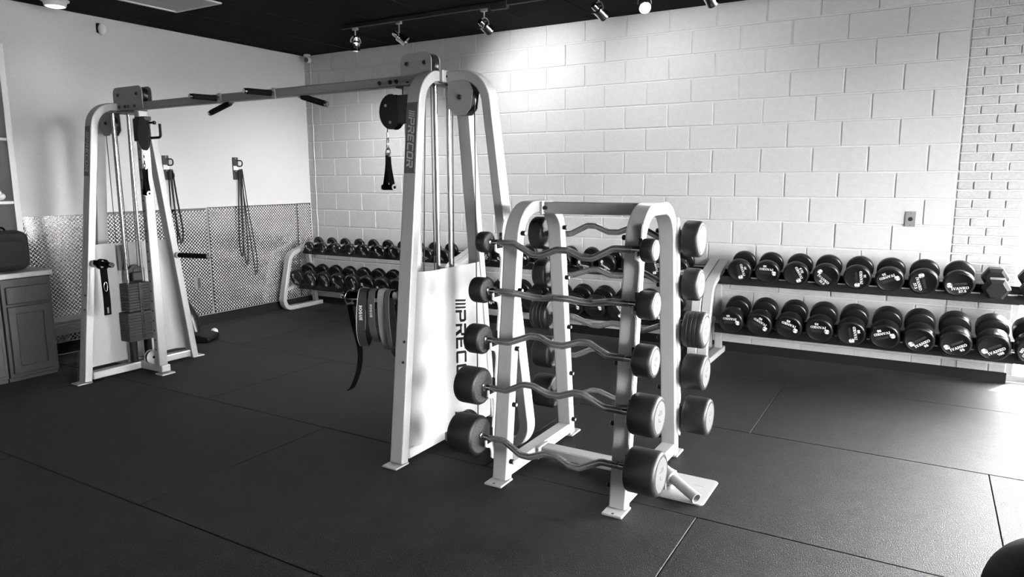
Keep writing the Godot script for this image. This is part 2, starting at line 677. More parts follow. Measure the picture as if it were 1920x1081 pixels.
func build_left_wall():
	var w := struct("wall_left", boxed(Vector3(LEFT - 0.1, CEIL * 0.5, 4.0), Vector3(0.2, CEIL, 8.4)), mats.drywall_paint)
	# tread plate sheets
	var lug := MB.new()
	var ring := []
	var inner := []
	for k in 8:
		var a := TAU * k / 8
		ring.append(Vector3(0.0, sin(a) * 0.0055, cos(a) * 0.015))
		inner.append(Vector3(0.0032, sin(a) * 0.0022, cos(a) * 0.0095))
	for k in 8:
		var k2 := (k + 1) % 8
		var n0 := Vector3(0.5, sin(TAU * k / 8), cos(TAU * k / 8) * 0.4).normalized()
		var n1 := Vector3(0.5, sin(TAU * k2 / 8), cos(TAU * k2 / 8) * 0.4).normalized()
		lug.quads(ring[k], ring[k2], inner[k2], inner[k], n0, n1, (n1 + Vector3.RIGHT * 2).normalized(), (n0 + Vector3.RIGHT * 2).normalized())
		lug.tri(inner[k], inner[k2], Vector3(0.0034, 0, 0), (n0 + Vector3.RIGHT * 2).normalized(), (n1 + Vector3.RIGHT * 2).normalized(), Vector3.RIGHT)
	var lug_mesh := lug.mesh()
	var edges := [0.012, 0.25, 1.47, 2.69, 3.91]
	var top := [1.240, 1.238, 1.232, 1.222]
	for i in 4:
		var z0: float = edges[i] + 0.001
		var z1: float = edges[i + 1] - 0.001
		var h: float = top[i] - 0.1
		var x: float = LEFT + 0.003 + 0.0012 * (i % 2)
		var s := part(w, "tread_plate", boxed(Vector3(x, 0.1 + h * 0.5, (z0 + z1) * 0.5), Vector3(0.004, h, z1 - z0), 0.001), mats.diamond_plate, Transform3D(), "polished tread plate sheet")
		var places := []
		var p := 0.036
		var ny := int((h - 0.02) / (p * 0.5))
		var nz := int((z1 - z0 - 0.03) / (p * 0.5))
		for a in ny:
			for b in nz:
				if (a + b) % 2:
					continue
				var tilt := PI / 4 if a % 2 == 0 else -PI / 4
				places.append(Transform3D(Basis(Vector3.RIGHT, tilt), Vector3(x + 0.002, 0.1 + 0.02 + a * p * 0.5, z0 + 0.02 + b * p * 0.5)))
		var mm := MultiMesh.new()
		mm.transform_format = MultiMesh.TRANSFORM_3D
		mm.mesh = lug_mesh
		mm.instance_count = places.size()
		for k in places.size():
			mm.set_instance_transform(k, places[k])
		var mi := MultiMeshInstance3D.new()
		mi.multimesh = mm
		mi.material_override = mats.tread_lug
		mi.name = "tread_lugs"
		mi.set_meta("kind", "stuff")
		s.add_child(mi, true)
	part(w, "edge_strip", boxed(Vector3(LEFT + 0.006, 0.101, 1.96), Vector3(0.01, 0.012, 3.9), 0.002), mats.galvanised)
	part(w, "seam_strip", boxed(Vector3(LEFT + 0.006, 0.67, 1.47), Vector3(0.004, 1.13, 0.022), 0.001), mats.galvanised)
	part(w, "seam_strip", boxed(Vector3(LEFT + 0.006, 0.67, 0.25), Vector3(0.004, 1.13, 0.02), 0.001), mats.galvanised)
	struct("baseboard_left", boxed(Vector3(LEFT + 0.01, 0.05, 4.0), Vector3(0.02, 0.1, 7.9), 0.003), mats.rubber_base)
	# metal outlet cover let into the plate
	var o := thing("outlet_cover", "small brushed steel outlet cover on the tread plate wall", "outlet", Vector3(LEFT + 0.012, 0.456, 1.64))
	part(o, "plate", boxed(Vector3.ZERO, Vector3(0.014, 0.125, 0.075), 0.004), mats.galvanised)
	part(o, "door", boxed(Vector3(0.012, 0, -0.012), Vector3(0.012, 0.11, 0.03), 0.004), mats.dark_plate)


func glazed(called: String, a: Vector3, b: Vector3, across: Vector3, mullions: int):
	# a framed pane between two opposite corners; across is the horizontal direction in the plane
	var n := struct(called, null, null)
	var width: float = abs((b - a).dot(across))
	var h := b.y - a.y
	var c := (a + b) * 0.5
	var nor := across.cross(Vector3.UP)
	var bs := Basis(across, Vector3.UP, nor)
	var t := 0.05
	part(n, "sill_rail", boxed(Vector3(c.x, a.y + t * 0.5, c.z), Vector3(width, t, 0.07), 0.004, bs), mats.frame_metal)
	part(n, "head_rail", boxed(Vector3(c.x, b.y - t * 0.5, c.z), Vector3(width, t, 0.07), 0.004, bs), mats.frame_metal)
	for i in mullions + 2:
		var u := -width * 0.5 + t * 0.5 + (width - t) * i / (mullions + 1)
		part(n, "mullion", boxed(c + across * u, Vector3(t, h - 2 * t, 0.07), 0.004, bs), mats.frame_metal)
	for i in mullions + 1:
		var step := (width - t) / (mullions + 1)
		var u := -width * 0.5 + t * 0.5 + step * (i + 0.5)
		part(n, "pane", boxed(c + across * u, Vector3(step - t, h - 2 * t, 0.006), 0.0, bs), mats.glass)


func build_openings():
	# glazed shopfront: an opening at the end of the block wall and a run of windows in the right wall
	glazed("window_1", Vector3(JAMB, 0.0, -0.12), Vector3(3.0, 2.16, -0.12), Vector3.RIGHT, 1)
	var w := struct("wall_right", null, null)
	var x := 3.3
	part(w, "knee_wall", boxed(Vector3(x + 0.1, 0.15, 4.0), Vector3(0.2, 0.3, 8.4)), mats.drywall_paint)
	part(w, "header", boxed(Vector3(x + 0.1, (2.6 + CEIL) * 0.5, 4.0), Vector3(0.2, CEIL - 2.6, 8.4)), mats.drywall_paint)
	for q in [[-0.2, 1.7], [3.4, 4.5], [5.9, 8.2]]:
		part(w, "pier", boxed(Vector3(x + 0.1, 1.45, (q[0] + q[1]) * 0.5), Vector3(0.2, 2.3, q[1] - q[0])), mats.drywall_paint)
	glazed("window_2", Vector3(x + 0.12, 0.3, 1.7), Vector3(x + 0.12, 2.6, 3.4), Vector3(0, 0, 1), 0)
	glazed("window_3", Vector3(x + 0.12, 0.3, 4.5), Vector3(x + 0.12, 2.6, 5.9), Vector3(0, 0, 1), 0)
	struct("wall_front", boxed(Vector3(-1.72, CEIL * 0.5, 8.3), Vector3(10.4, CEIL, 0.2)), mats.drywall_paint)
	var g := boxed(Vector3(0, -0.25, 0), Vector3(60, 0.3, 60))
	struct("ground_outside", g, mats.pavement)


func build_ceiling():
	var c := struct("ceiling", boxed(Vector3(-1.72, CEIL + 0.12, 4.1), Vector3(10.6, 0.2, 8.7)), mats.ceiling_black)
	var xs := [LEFT]
	var x := -6.555
	while x < 1.0:
		xs.append(x)
		x += 0.61
	var zs := [0.0, 0.97, 2.19, 3.41, 4.63]
	for i in xs.size() - 1:
		for k in zs.size() - 1:
			if i == 2 and k == 2:
				continue
			var sx: float = xs[i + 1] - xs[i]
			var sz: float = zs[k + 1] - zs[k]
			part(c, "ceiling_tile", piece(sx - 0.012, 0.016, sz - 0.012, 0.004), mats.ceiling_black, Transform3D(Basis(), Vector3((xs[i] + xs[i + 1]) * 0.5, CEIL + 0.010, (zs[k] + zs[k + 1]) * 0.5)))
	for q in xs:
		part(c, "grid_bar", piece(0.022, 0.01, 4.63, 0.001), mats.ceiling_grid, Transform3D(Basis(), Vector3(max(q, LEFT + 0.011), CEIL + 0.004, 2.315)))
	for q in zs:
		part(c, "grid_bar", piece(7.4, 0.009, 0.022, 0.001), mats.ceiling_grid, Transform3D(Basis(), Vector3(LEFT + 3.7, CEIL + 0.0042, max(q, 0.011))))
	var t := thing("ceiling_light_panel", "flat pale grey rectangular light panel set in the black ceiling, switched off", "ceiling light", Vector3(-5.64, CEIL - 0.004, 2.80))
	var fr := MB.new()
	for s in [-1, 1]:
		fr.box(Vector3(s * 0.2925, 0, 0), Vector3(0.022, 0.02, 1.21), 0.003)
		fr.box(Vector3(0, 0, s * 0.5935), Vector3(0.563, 0.02, 0.022), 0.003)
	part(t, "frame", fr, mats.white_plastic)
	part(t, "diffuser", boxed(Vector3(0, 0.003, 0), Vector3(0.563, 0.006, 1.165)), mats.diffuser)


# ---------------------------------------------------------------- lettering

func stroke_letters(word: String, height: float, thick := 0.0008, slant := 0.2, wide := 1.0) -> MB:
	# heavy squared capitals with leading slashes, set along +x, cap height along +y, standing proud along +z
	var m := MB.new()
	var x := 0.0
	var s := 0.2
	var put := func(poly: Array, x0: float):
		var o := PackedVector2Array()
		for p in poly:
			o.append(Vector2((x0 + p[0] + p[1] * slant) * height * wide, (p[1] - 0.5) * height))
		m.prism(o, thick)
	var rect := func(a, b, c, d, x0): put.call([[a, b], [c, b], [c, d], [a, d]], x0)
	for k in 3:
		put.call([[0, 0], [0.15, 0], [0.15, 0.9], [0.08, 1], [0, 1]], x)
		x += 0.27
	for ch in word:
		var w := 0.92
		match ch:
			"P":
				rect.call(0, 0, s, 0.62, x)
				put.call([[0, 0.8], [w, 0.8], [w - 0.12, 1], [0, 1]], x)
				put.call([[w - s, 0.36], [w, 0.44], [w, 0.8], [w - s, 0.8]], x)
				rect.call(s, 0.36, w - s, 0.54, x)
			"R":
				rect.call(0, 0, s, 0.62, x)
				put.call([[0, 0.8], [w, 0.8], [w - 0.12, 1], [0, 1]], x)
				put.call([[w - s, 0.46], [w, 0.52], [w, 0.8], [w - s, 0.8]], x)
				rect.call(s, 0.4, w - s, 0.56, x)
				put.call([[0.42, 0.4], [0.66, 0.0], [w + 0.02, 0.0], [0.68, 0.46]], x)
			"E":
				put.call([[0, 0], [s, 0], [s, 1], [0.1, 1], [0, 0.9]], x)
				rect.call(s, 0, w - 0.06, 0.19, x)
				rect.call(s, 0.41, w - 0.16, 0.58, x)
				rect.call(s, 0.81, w, 1, x)
			"C":
				put.call([[0.1, 0], [s, 0], [s, 1], [0.1, 1], [0, 0.9], [0, 0.1]], x)
				rect.call(s, 0, w, 0.19, x)
				rect.call(s, 0.81, w, 1, x)
			"O":
				put.call([[0.1, 0], [s, 0], [s, 1], [0.1, 1], [0, 0.9], [0, 0.1]], x)
				rect.call(s, 0, w - s, 0.19, x)
				rect.call(s, 0.81, w - s, 1, x)
				put.call([[w - s, 0], [w - 0.1, 0], [w, 0.1], [w, 0.9], [w - 0.1, 1], [w - s, 1]], x)
		x += w + 0.14
	return m


func text_mesh(words: String, height: float, serif := false, bold := true) -> Mesh:
	var key := "t_%s_%d_%s" % [words, roundi(height * 10000), serif]
	if cache.has(key):
		return cache[key]
	var f := SystemFont.new()
	f.font_names = PackedStringArray(["Droid Serif" if serif else "Droid Sans"])
	f.font_weight = 700 if bold else 400
	var t := TextMesh.new()
	t.text = words
	t.font = f
	t.font_size = 24
	t.pixel_size = height / 24.0 * 1.4
	t.depth = 0.0006
	t.curve_step = 3.0
	t.horizontal_alignment = HORIZONTAL_ALIGNMENT_CENTER
	t.vertical_alignment = VERTICAL_ALIGNMENT_CENTER
	cache[key] = t
	return t


# ---------------------------------------------------------------- cable machine

func bolt(parent: Node3D, at: Vector3, dir: Vector3, r := 0.012, material: Material = null, h := 0.008):
	var m := MB.new()
	m.lathe([Vector2(0, 0), Vector2(r, 0), Vector2(r, h * 0.4), Vector2(r * 0.8, h), Vector2(r * 0.35, h), Vector2(r * 0.3, h * 0.6), Vector2(0, h * 0.6)], 10, Transform3D(MB.along(dir), at))
	part(parent, "bolt", m, mats.gloss_black if material == null else material)


func wheel(c: Vector3, axis: Vector3, r: float, w: float) -> MB:
	var m := MB.new()
	var p := [Vector2(0, -w / 2), Vector2(r * 0.35, -w / 2), Vector2(r * 0.4, -w * 0.3), Vector2(r * 0.8, -w * 0.3), Vector2(r * 0.85, -w / 2), Vector2(r, -w / 2), Vector2(r * 0.93, 0), Vector2(r, w / 2), Vector2(r * 0.85, w / 2), Vector2(r * 0.8, w * 0.3), Vector2(r * 0.4, w * 0.3), Vector2(r * 0.35, w / 2), Vector2(0, w / 2)]
	m.lathe(p, 20, Transform3D(MB.along(axis), c))
	return m


func leg_z(y: float) -> float:          # outer face of the sloping legs, measured from the centre line
	return 0.483 - 0.1175 * y


func build_tower(root: Node3D, x0: float, s: float):
	var at := func(dx: float, y: float, z: float): return Vector3(x0 + s * dx, y, ZC + z)
	var X := Vector3.RIGHT
	var Z := Vector3.BACK
	for e in [1.0, -1.0]:
		# bent leg tube
		var path := bend([at.call(0, 0.012, e * (leg_z(0) - 0.028)), at.call(0, 2.077, e * (leg_z(2.077) - 0.028)), at.call(0, 2.077, 0)], [0, 0.16, 0], false, 9)
		var m := MB.new()
		m.sweep(path, X, 0.085, 0.056, 0.007)
		part(root, "leg_tube", m, mats.silver_paint)
		m = boxed(at.call(0, 0.005, e * (leg_z(0) + 0.002)), Vector3(0.1, 0.01, 0.11), 0.003)
		m.cyl(at.call(0, 0.009, e * (leg_z(0) + 0.035)), at.call(0, 0.0105, e * (leg_z(0) + 0.035)), 0.007, 8)
		part(root, "foot_plate", m, mats.silver_paint)
		for y in [0.67, 0.56]:
			bolt(root, at.call(0.02 * s, y, e * leg_z(y)), Vector3(0, 0.1, e), 0.008)
	# base beams
	part(root, "base_beam", boxed(at.call(0, 0.046, 0), Vector3(0.08, 0.055, 0.83), 0.006), mats.silver_paint)
	part(root, "base_arm", boxed(at.call(-0.175, 0.046, 0), Vector3(0.29, 0.055, 0.075), 0.006), mats.silver_paint)
	part(root, "foot_plate", boxed(at.call(-0.3, 0.006, 0), Vector3(0.1, 0.012, 0.11), 0.003), mats.silver_paint)
	# outboard bow
	var b := MB.new()
	b.sweep(bend([at.call(0.03, 2.077, 0), at.call(0.297, 2.077, 0), at.call(0.562, 0.05, 0), at.call(0.03, 0.05, 0)], [0, 0.16, 0.13, 0], false, 9), Z, 0.085, 0.056, 0.007)
	part(root, "bow_tube", b, mats.silver_paint)
	var jb := boxed(at.call(0.052, 2.077, 0.03), Vector3(0.024, 0.066, 0.09), 0.004)
	part(root, "joint_block", jb, mats.silver_paint)
	bolt(root, at.call(0.064, 2.077, 0.032), Vector3(s, 0, 0), 0.014)
	part(root, "joint_block", boxed(at.call(0.052, 0.05, 0.06), Vector3(0.02, 0.07, 0.06), 0.003), mats.silver_paint)
	bolt(root, at.call(0.062, 0.05, 0.06), Vector3(s, 0, 0), 0.014)
	# guide rods and the plate that holds them
	for z in [-0.06, 0.062]:
		var m := MB.new()
		m.cyl(at.call(0, 0.07, z), at.call(0, 2.05, z), 0.0125, 14)
		part(root, "guide_rod", m, mats.chrome)
		m = MB.new()
		m.cyl(at.call(0, 0.072, z), at.call(0, 0.25, z), 0.03, 16, 0.004)
		part(root, "rubber_buffer", m, mats.matte_black)
		m = MB.new()
		m.cyl(at.call(0, 0.72, z), at.call(0, 0.83, z), 0.021, 16, 0.002)
		part(root, "bushing", m, mats.chrome)
	part(root, "rod_bracket", boxed(at.call(0.01, 2.04, 0), Vector3(0.06, 0.016, 0.24), 0.003), mats.dark_plate)
	# weight stack: lower plates and narrower add-on plates above
	for k in 10:
		part(root, "weight_plate", piece(0.125, 0.0215, 0.24, 0.0025), mats.stack_iron, Transform3D(Basis(), at.call(0, 0.262 + 0.0232 * k, rng.randf_range(-0.001, 0.001))))
	for k in 10:
		part(root, "weight_plate", piece(0.115, 0.0205, 0.195, 0.0025), mats.stack_iron, Transform3D(Basis(), at.call(0.002, 0.503 + 0.0222 * k, rng.randf_range(-0.001, 0.001))))
	var sel := boxed(at.call(-0.062, 0.49, 0.0), Vector3(0.006, 0.46, 0.03), 0.002)
	part(root, "selector_strip", sel, mats.gloss_black)
	var pin := MB.new()
	pin.cyl(Vector3.ZERO, Vector3(-0.005 * s, 0, 0), 0.0055, 8)
	var pm := pin.mesh()
	for k in 20:
		part(root, "selector_collar", pm, mats.chrome, Transform3D(Basis(), at.call(-0.064, 0.268 + 0.0232 * k, 0.0)))
	part(root, "stack_head", boxed(at.call(0, 0.765, 0.0), Vector3(0.07, 0.075, 0.085), 0.008), mats.gloss_black)
	part(root, "stack_pulley", wheel(at.call(0, 0.81, 0), X, 0.05, 0.026), mats.gloss_black)
	part(root, "weight_chart", boxed(at.call(0.035, 0.92, 0.075), Vector3(0.003, 0.2, 0.055), 0.001), mats.dark_plate)
	# shield on the outboard side, edges rolled in
	var sh := MB.new()
	var rows := [0.088, 1.035]
	var rings := []
	for inner in [0.0, 0.004]:
		var rr := []
		for y in rows:
			var hw: float = leg_z(y) - 0.064
			var pts := []
			var r := 0.078
			for k in 9:
				var a := PI * 0.5 * k / 8
				pts.append([Vector3(sin(a) * (r - inner), 0, hw - r + cos(a) * (r - inner)), Vector3(sin(a), 0, cos(a))])
			for k in 9:
				var a := PI * 0.5 * (8 - k) / 8
				pts.append([Vector3(sin(a) * (r - inner), 0, -hw + r - cos(a) * (r - inner)), Vector3(sin(a), 0, -cos(a))])
			var ring := []
			for p in pts:
				ring.append([at.call(p[0].x, y, p[0].z), Vector3(p[1].x * s, 0, p[1].z) * (1.0 if inner == 0.0 else -1.0)])
			rr.append(ring)
		rings.append(rr)
		for i in rr[0].size() - 1:
			sh.quads(rr[0][i][0], rr[0][i + 1][0], rr[1][i + 1][0], rr[1][i][0], rr[0][i][1], rr[0][i + 1][1], rr[1][i + 1][1], rr[1][i][1])
	for q in 2:
		for i in rings[0][0].size() - 1:
			sh.quad(rings[0][q][i][0], rings[0][q][i + 1][0], rings[1][q][i + 1][0], rings[1][q][i][0], Vector3.UP if q else Vector3.DOWN)
	var shield := part(root, "weight_shield", sh, mats.shield_plastic)
	var word := stroke_letters("PRECOR", 0.105, 0.0008, 0.2, 0.73)
	part(shield, "lettering", word, mats.print_dark, Transform3D(Basis(Vector3(0, -1, 0), Vector3(0, 0, -s), Vector3(s, 0, 0)), at.call(0.0782, 0.845, -0.04)), "dark PRECOR lettering reading downwards")
	# decal on the front leg
	var dn := Vector3(0, -1, 0.1175).normalized()
	var zn := Vector3(1, 0, 0).cross(dn)
	if zn.z < 0:
		zn = -zn
	var mid: Vector3 = at.call(0, 1.742, leg_z(1.742) + 0.0004)
	var dc := boxed(mid, Vector3(0.37, 0.075, 0.0012), 0.0003, Basis(dn, Vector3.RIGHT, zn))
	var decal := part(root, "decal", dc, mats.dark_plate)
	var lt := Basis(dn, Vector3.RIGHT, zn)
	part(decal, "lettering", stroke_letters("PRECOR", 0.042, 0.0006), mats.diffuser, Transform3D(lt, mid - dn * 0.145 + zn * 0.0006 - Vector3(0.003, 0, 0)), "pale PRECOR lettering reading downwards")
	part(decal, "pinstripe", boxed(mid + Vector3(0.0345, 0, 0) + zn * 0.0006, Vector3(0.36, 0.003, 0.0008), 0.0, lt), mats.print_white)
	# inboard column with its adjustment holes
	var cd := -0.262 if s < 0 else -0.215
	part(root, "column", boxed(at.call(cd, 1.04, 0), Vector3(0.055, 2.02, 0.075), 0.006), mats.galvanised if s < 0 else mats.silver_paint)
	var hole := MB.new()
	hole.cyl(Vector3.ZERO, Vector3(0, 0, 0.0008), 0.008, 8)
	var hm := hole.mesh()
	for k in 22:
		part(root, "adjustment_hole", hm, mats.gloss_black, Transform3D(Basis(), at.call(cd, 0.2 + 0.078 * k, 0.0376)))
	part(root, "column_cap", boxed(at.call(-0.15, 2.045, 0), Vector3(0.3, 0.012, 0.07), 0.003), mats.dark_plate)
	# outboard pulley under the bow
	for z in [0.034, -0.034]:
		var o := PackedVector2Array([Vector2(-0.075, 0.1), Vector2(0.06, 0.1), Vector2(0.085, 0.04), Vector2(0.07, -0.05), Vector2(0.035, -0.085), Vector2(-0.035, -0.085), Vector2(-0.08, -0.04)])
		var m := MB.new()
		m.prism(o, 0.006, Transform3D(Basis(Vector3(s, 0, 0), Vector3.UP, Vector3(0, 0, s)), at.call(0.145, 1.955, z - 0.003 * s)), 0.0)
		part(root, "pulley_plate", m, mats.grey_paint)
	part(root, "pulley_wheel", wheel(at.call(0.145, 1.955, 0), Z, 0.072, 0.04), mats.gloss_black)
	bolt(root, at.call(0.145, 1.965, 0.038), Z, 0.014)
	# low pulleys
	part(root, "pulley_wheel", wheel(at.call(0.15, 0.125, 0), Z, 0.068, 0.04), mats.gloss_black)
	part(root, "pulley_plate", boxed(at.call(0.15, 0.13, 0.03), Vector3(0.16, 0.1, 0.006), 0.002), mats.dark_plate)
	part(root, "pulley_wheel", wheel(at.call(-0.19, 0.135, 0.03), Vector3(1, 0, 0), 0.05, 0.03), mats.gloss_black)
	for q in [-0.172, -0.208]:
		var o2 := MB.new()
		o2.lathe([Vector2(0, -0.002), Vector2(0.056, -0.002), Vector2(0.056, 0.002), Vector2(0, 0.002)], 18, Transform3D(MB.along(X), at.call(q, 0.132, 0.03)))
		part(root, "pulley_plate", o2, mats.silver_paint)
	bolt(root, at.call(-0.212, 0.132, 0.03), Vector3(-s, 0, 0), 0.011)
	# cables
	var cables := [
		[at.call(0.217, 1.955, 0), at.call(0.217, 0.125, 0)],
		[at.call(0.073, 1.955, 0), at.call(0.06, 0.82, 0)],
		[at.call(-0.01, 2.05, 0.085), at.call(-0.01, 0.82, 0.085)],
		[at.call(-0.05, 2.05, -0.02), at.call(-0.05, 0.82, 0.0)],
		[at.call(-0.15, 2.05, -0.05), at.call(-0.2, 0.16, -0.02)]]
	for c in cables:
		var m := MB.new()
		m.tube(c, 0.0032, 6)
		part(root, "cable", m, mats.cable_black)
	# top pulley housing over the end of the crossbar
	var w := 0.215 if s > 0 else 0.37
	var cx := -0.1425 if s > 0 else -0.18
	for z in [0.026, -0.05]:
		var m := MB.new()
		m.prism(rounded_top(w, 0.15 if s > 0 else 0.165, 0.045), 0.006, Transform3D(Basis(), at.call(cx, 2.07 if s > 0 else 2.055, z + 0.012)), 0.0)
		part(root, "pulley_plate", m, mats.grey_paint)
	for q in [-0.062, 0.062]:
		var k: float = q if s > 0 else q * 1.9
		part(root, "pulley_wheel", wheel(at.call(cx + k * 0.9, 2.155, -0.003), Z, 0.055, 0.04), mats.gloss_black)
		bolt(root, at.call(cx + k, 2.163, 0.044), Z, 0.013)
	if s > 0:
		var sd := MB.new()
		sd.sweep(bend([at.call(-0.24, 2.09, -0.003), at.call(-0.24, 2.213, -0.003), at.call(-0.04, 2.213, -0.003), at.call(-0.04, 2.09, -0.003)], [0, 0.04, 0.04, 0], false, 5), Z, 0.05, 0.004, 0.001)
		part(root, "pulley_guard", sd, mats.gloss_black)
	var bx := [-0.42, -0.34, -0.295, -0.215] if s > 0 else [-0.07, -0.145, -0.19, -0.265]
	for q in bx:
		bolt(root, at.call(q, 2.076, 0.0295 if s > 0 else 0.044), Z, 0.0125)


func rounded_top(w: float, h: float, r: float) -> PackedVector2Array:
	var o := PackedVector2Array([Vector2(-w / 2, 0), Vector2(w / 2, 0)])
	for i in 7:
		var a := PI * 0.5 * i / 6
		o.append(Vector2(w / 2 - r + cos(a) * r, h - r + sin(a) * r))
	for i in 7:
		var a := PI * 0.5 * (1 + i / 6.0)
		o.append(Vector2(-w / 2 + r + cos(a) * r, h - r + sin(a) * r))
	return o


func grip(root: Node3D, a: Vector3, b: Vector3, r := 0.0165):
	# a bar with a foam sleeve and a bright end cap
	var d := (b - a).normalized()
	var m := MB.new()
	m.cyl(a, b, r * 0.82, 12)
	m.cyl(b - d * 0.012, b + d * 0.006, r * 1.05, 12, 0.003)
	var g := part(root, "grip", m, mats.chrome)
	m = MB.new()
	m.cyl(a + d * 0.025, b - d * 0.015, r * 1.15, 12, 0.002)
	part(g, "sleeve", m, mats.foam_black)


func build_machine():
	var r := thing("cable_crossover_machine", "silver twin tower cable crossover machine with overhead pull-up bar", "exercise machine")
	build_tower(r, XN, 1.0)
	build_tower(r, XL, -1.0)
	part(r, "crossbar", boxed(Vector3((XN + XL) * 0.5, 2.0765, ZC), Vector3(XN - XL - 0.02, 0.056, 0.058), 0.006), mats.grey_paint)
	# pull-up grips on the crossbar
	for x in [-4.39, -3.853]:
		part(r, "grip_bracket", boxed(Vector3(x, 2.074, ZC + 0.033), Vector3(0.03, 0.07, 0.012), 0.002), mats.galvanised)
		grip(r, Vector3(x, 2.074, ZC + 0.03), Vector3(x - 0.03, 2.072, ZC + 0.235))
	grip(r, Vector3(-4.30, 2.05, ZC), Vector3(-4.545, 1.985, ZC))
	grip(r, Vector3(-3.66, 2.05, ZC), Vector3(-3.425, 1.985, ZC))
	# storage pegs at hip height
	var y := 0.905
	grip(r, Vector3(XN - 0.04, y + 0.01, ZC + leg_z(y) - 0.03), Vector3(XN - 0.46, y - 0.03, ZC + leg_z(y) - 0.03), 0.018)
	grip(r, Vector3(XL + 0.04, y, ZC - leg_z(y) + 0.03), Vector3(XL + 0.47, y + 0.01, ZC - leg_z(y) + 0.03), 0.018)
	grip(r, Vector3(XL + 0.04, y + 0.01, ZC + leg_z(y) - 0.03), Vector3(XL + 0.27, y, ZC + leg_z(y) - 0.05), 0.018)
	for p in [[XN - 0.045, 1.0], [XL + 0.045, -1.0], [XL + 0.045, 1.0]]:
		var m := MB.new()
		m.cyl(Vector3(p[0], y, ZC + p[1] * (leg_z(y) - 0.03)), Vector3(p[0] + (0.04 if p[0] < -4 else -0.04), y, ZC + p[1] * (leg_z(y) - 0.03)), 0.026, 14, 0.003)
		part(r, "peg_collar", m, mats.silver_paint)
	# swivel pulleys on the columns
	var c := Vector3(-2.88, 1.91, ZC + 0.02)
	var disc := MB.new()
	var o := PackedVector2Array()
	for k in 22:
		var a := TAU * k / 22
		o.append(Vector2(cos(a) * (0.088 if cos(a) < 0 else 0.07), sin(a) * 0.1))
	disc.prism(o, 0.008, Transform3D(Basis(), c + Vector3(0, 0, 0.018)), 0.002)
	disc.prism(o, -0.008, Transform3D(Basis(), c - Vector3(0, 0, 0.018)), 0.002)
	part(r, "swivel_cover", disc, mats.matte_black)
	part(r, "swivel_wheel", wheel(c, Vector3.BACK, 0.085, 0.03), mats.gloss_black)
	for q in [Vector3(-0.03, 0.035, 0.028), Vector3(0.0, -0.06, 0.028)]:
		bolt(r, c + q, Vector3.BACK, 0.011, mats.chrome)
	part(r, "swivel_carriage", boxed(Vector3(-2.785, 1.92, ZC), Vector3(0.09, 0.16, 0.095), 0.006), mats.gloss_black)
	var cb := MB.new()
	cb.tube([Vector3(-2.81, 2.05, ZC + 0.02), Vector3(-2.81, 1.98, ZC + 0.02)], 0.004, 6)
	cb.tube([Vector3(-2.928, 1.83, ZC + 0.02), Vector3(-2.931, 1.796, ZC + 0.02)], 0.004, 6)
	part(r, "cable", cb, mats.cable_black)
	var c2 := Vector3(-5.27, 1.87, ZC + 0.04)
	var d2 := MB.new()
	var o3 := PackedVector2Array()
	for k in 20:
		var a := TAU * k / 20
		o3.append(Vector2(cos(a) * 0.04, sin(a) * 0.125))
	for q in [0.02, -0.026]:
		d2.prism(o3, 0.007, Transform3D(Basis(Vector3.UP, 0.75), c2 + Basis(Vector3.UP, 0.75) * Vector3(0, 0, q)), 0.002)
	part(r, "swivel_cover", d2, mats.matte_black)
	part(r, "swivel_wheel", wheel(c2, Basis(Vector3.UP, 0.75) * Vector3.BACK, 0.045, 0.036), mats.gloss_black)
	part(r, "swivel_carriage", boxed(Vector3(-5.353, 1.9, ZC), Vector3(0.08, 0.17, 0.095), 0.006), mats.gloss_black)
	part(r, "swivel_bracket", boxed(Vector3(-5.30, 1.98, ZC + 0.02), Vector3(0.12, 0.03, 0.06), 0.004), mats.gloss_black)
	var knob := MB.new()
	knob.cyl(Vector3(-5.32, 1.955, ZC - 0.03), Vector3(-5.27, 1.955, ZC - 0.05), 0.008, 10)
	knob.cyl(Vector3(-5.28, 1.955, ZC - 0.046), Vector3(-5.262, 1.955, ZC - 0.053), 0.014, 12, 0.003)
	part(r, "pull_pin", knob, mats.gloss_black)
	var hook := MB.new()
	hook.tube(bend([Vector3(-5.33, 1.84, ZC - 0.02), Vector3(-5.22, 1.845, ZC - 0.06), Vector3(-5.22, 1.945, ZC - 0.06)], [0, 0.02, 0]), 0.010, 10)
	part(r, "accessory_hook", hook, mats.matte_black)


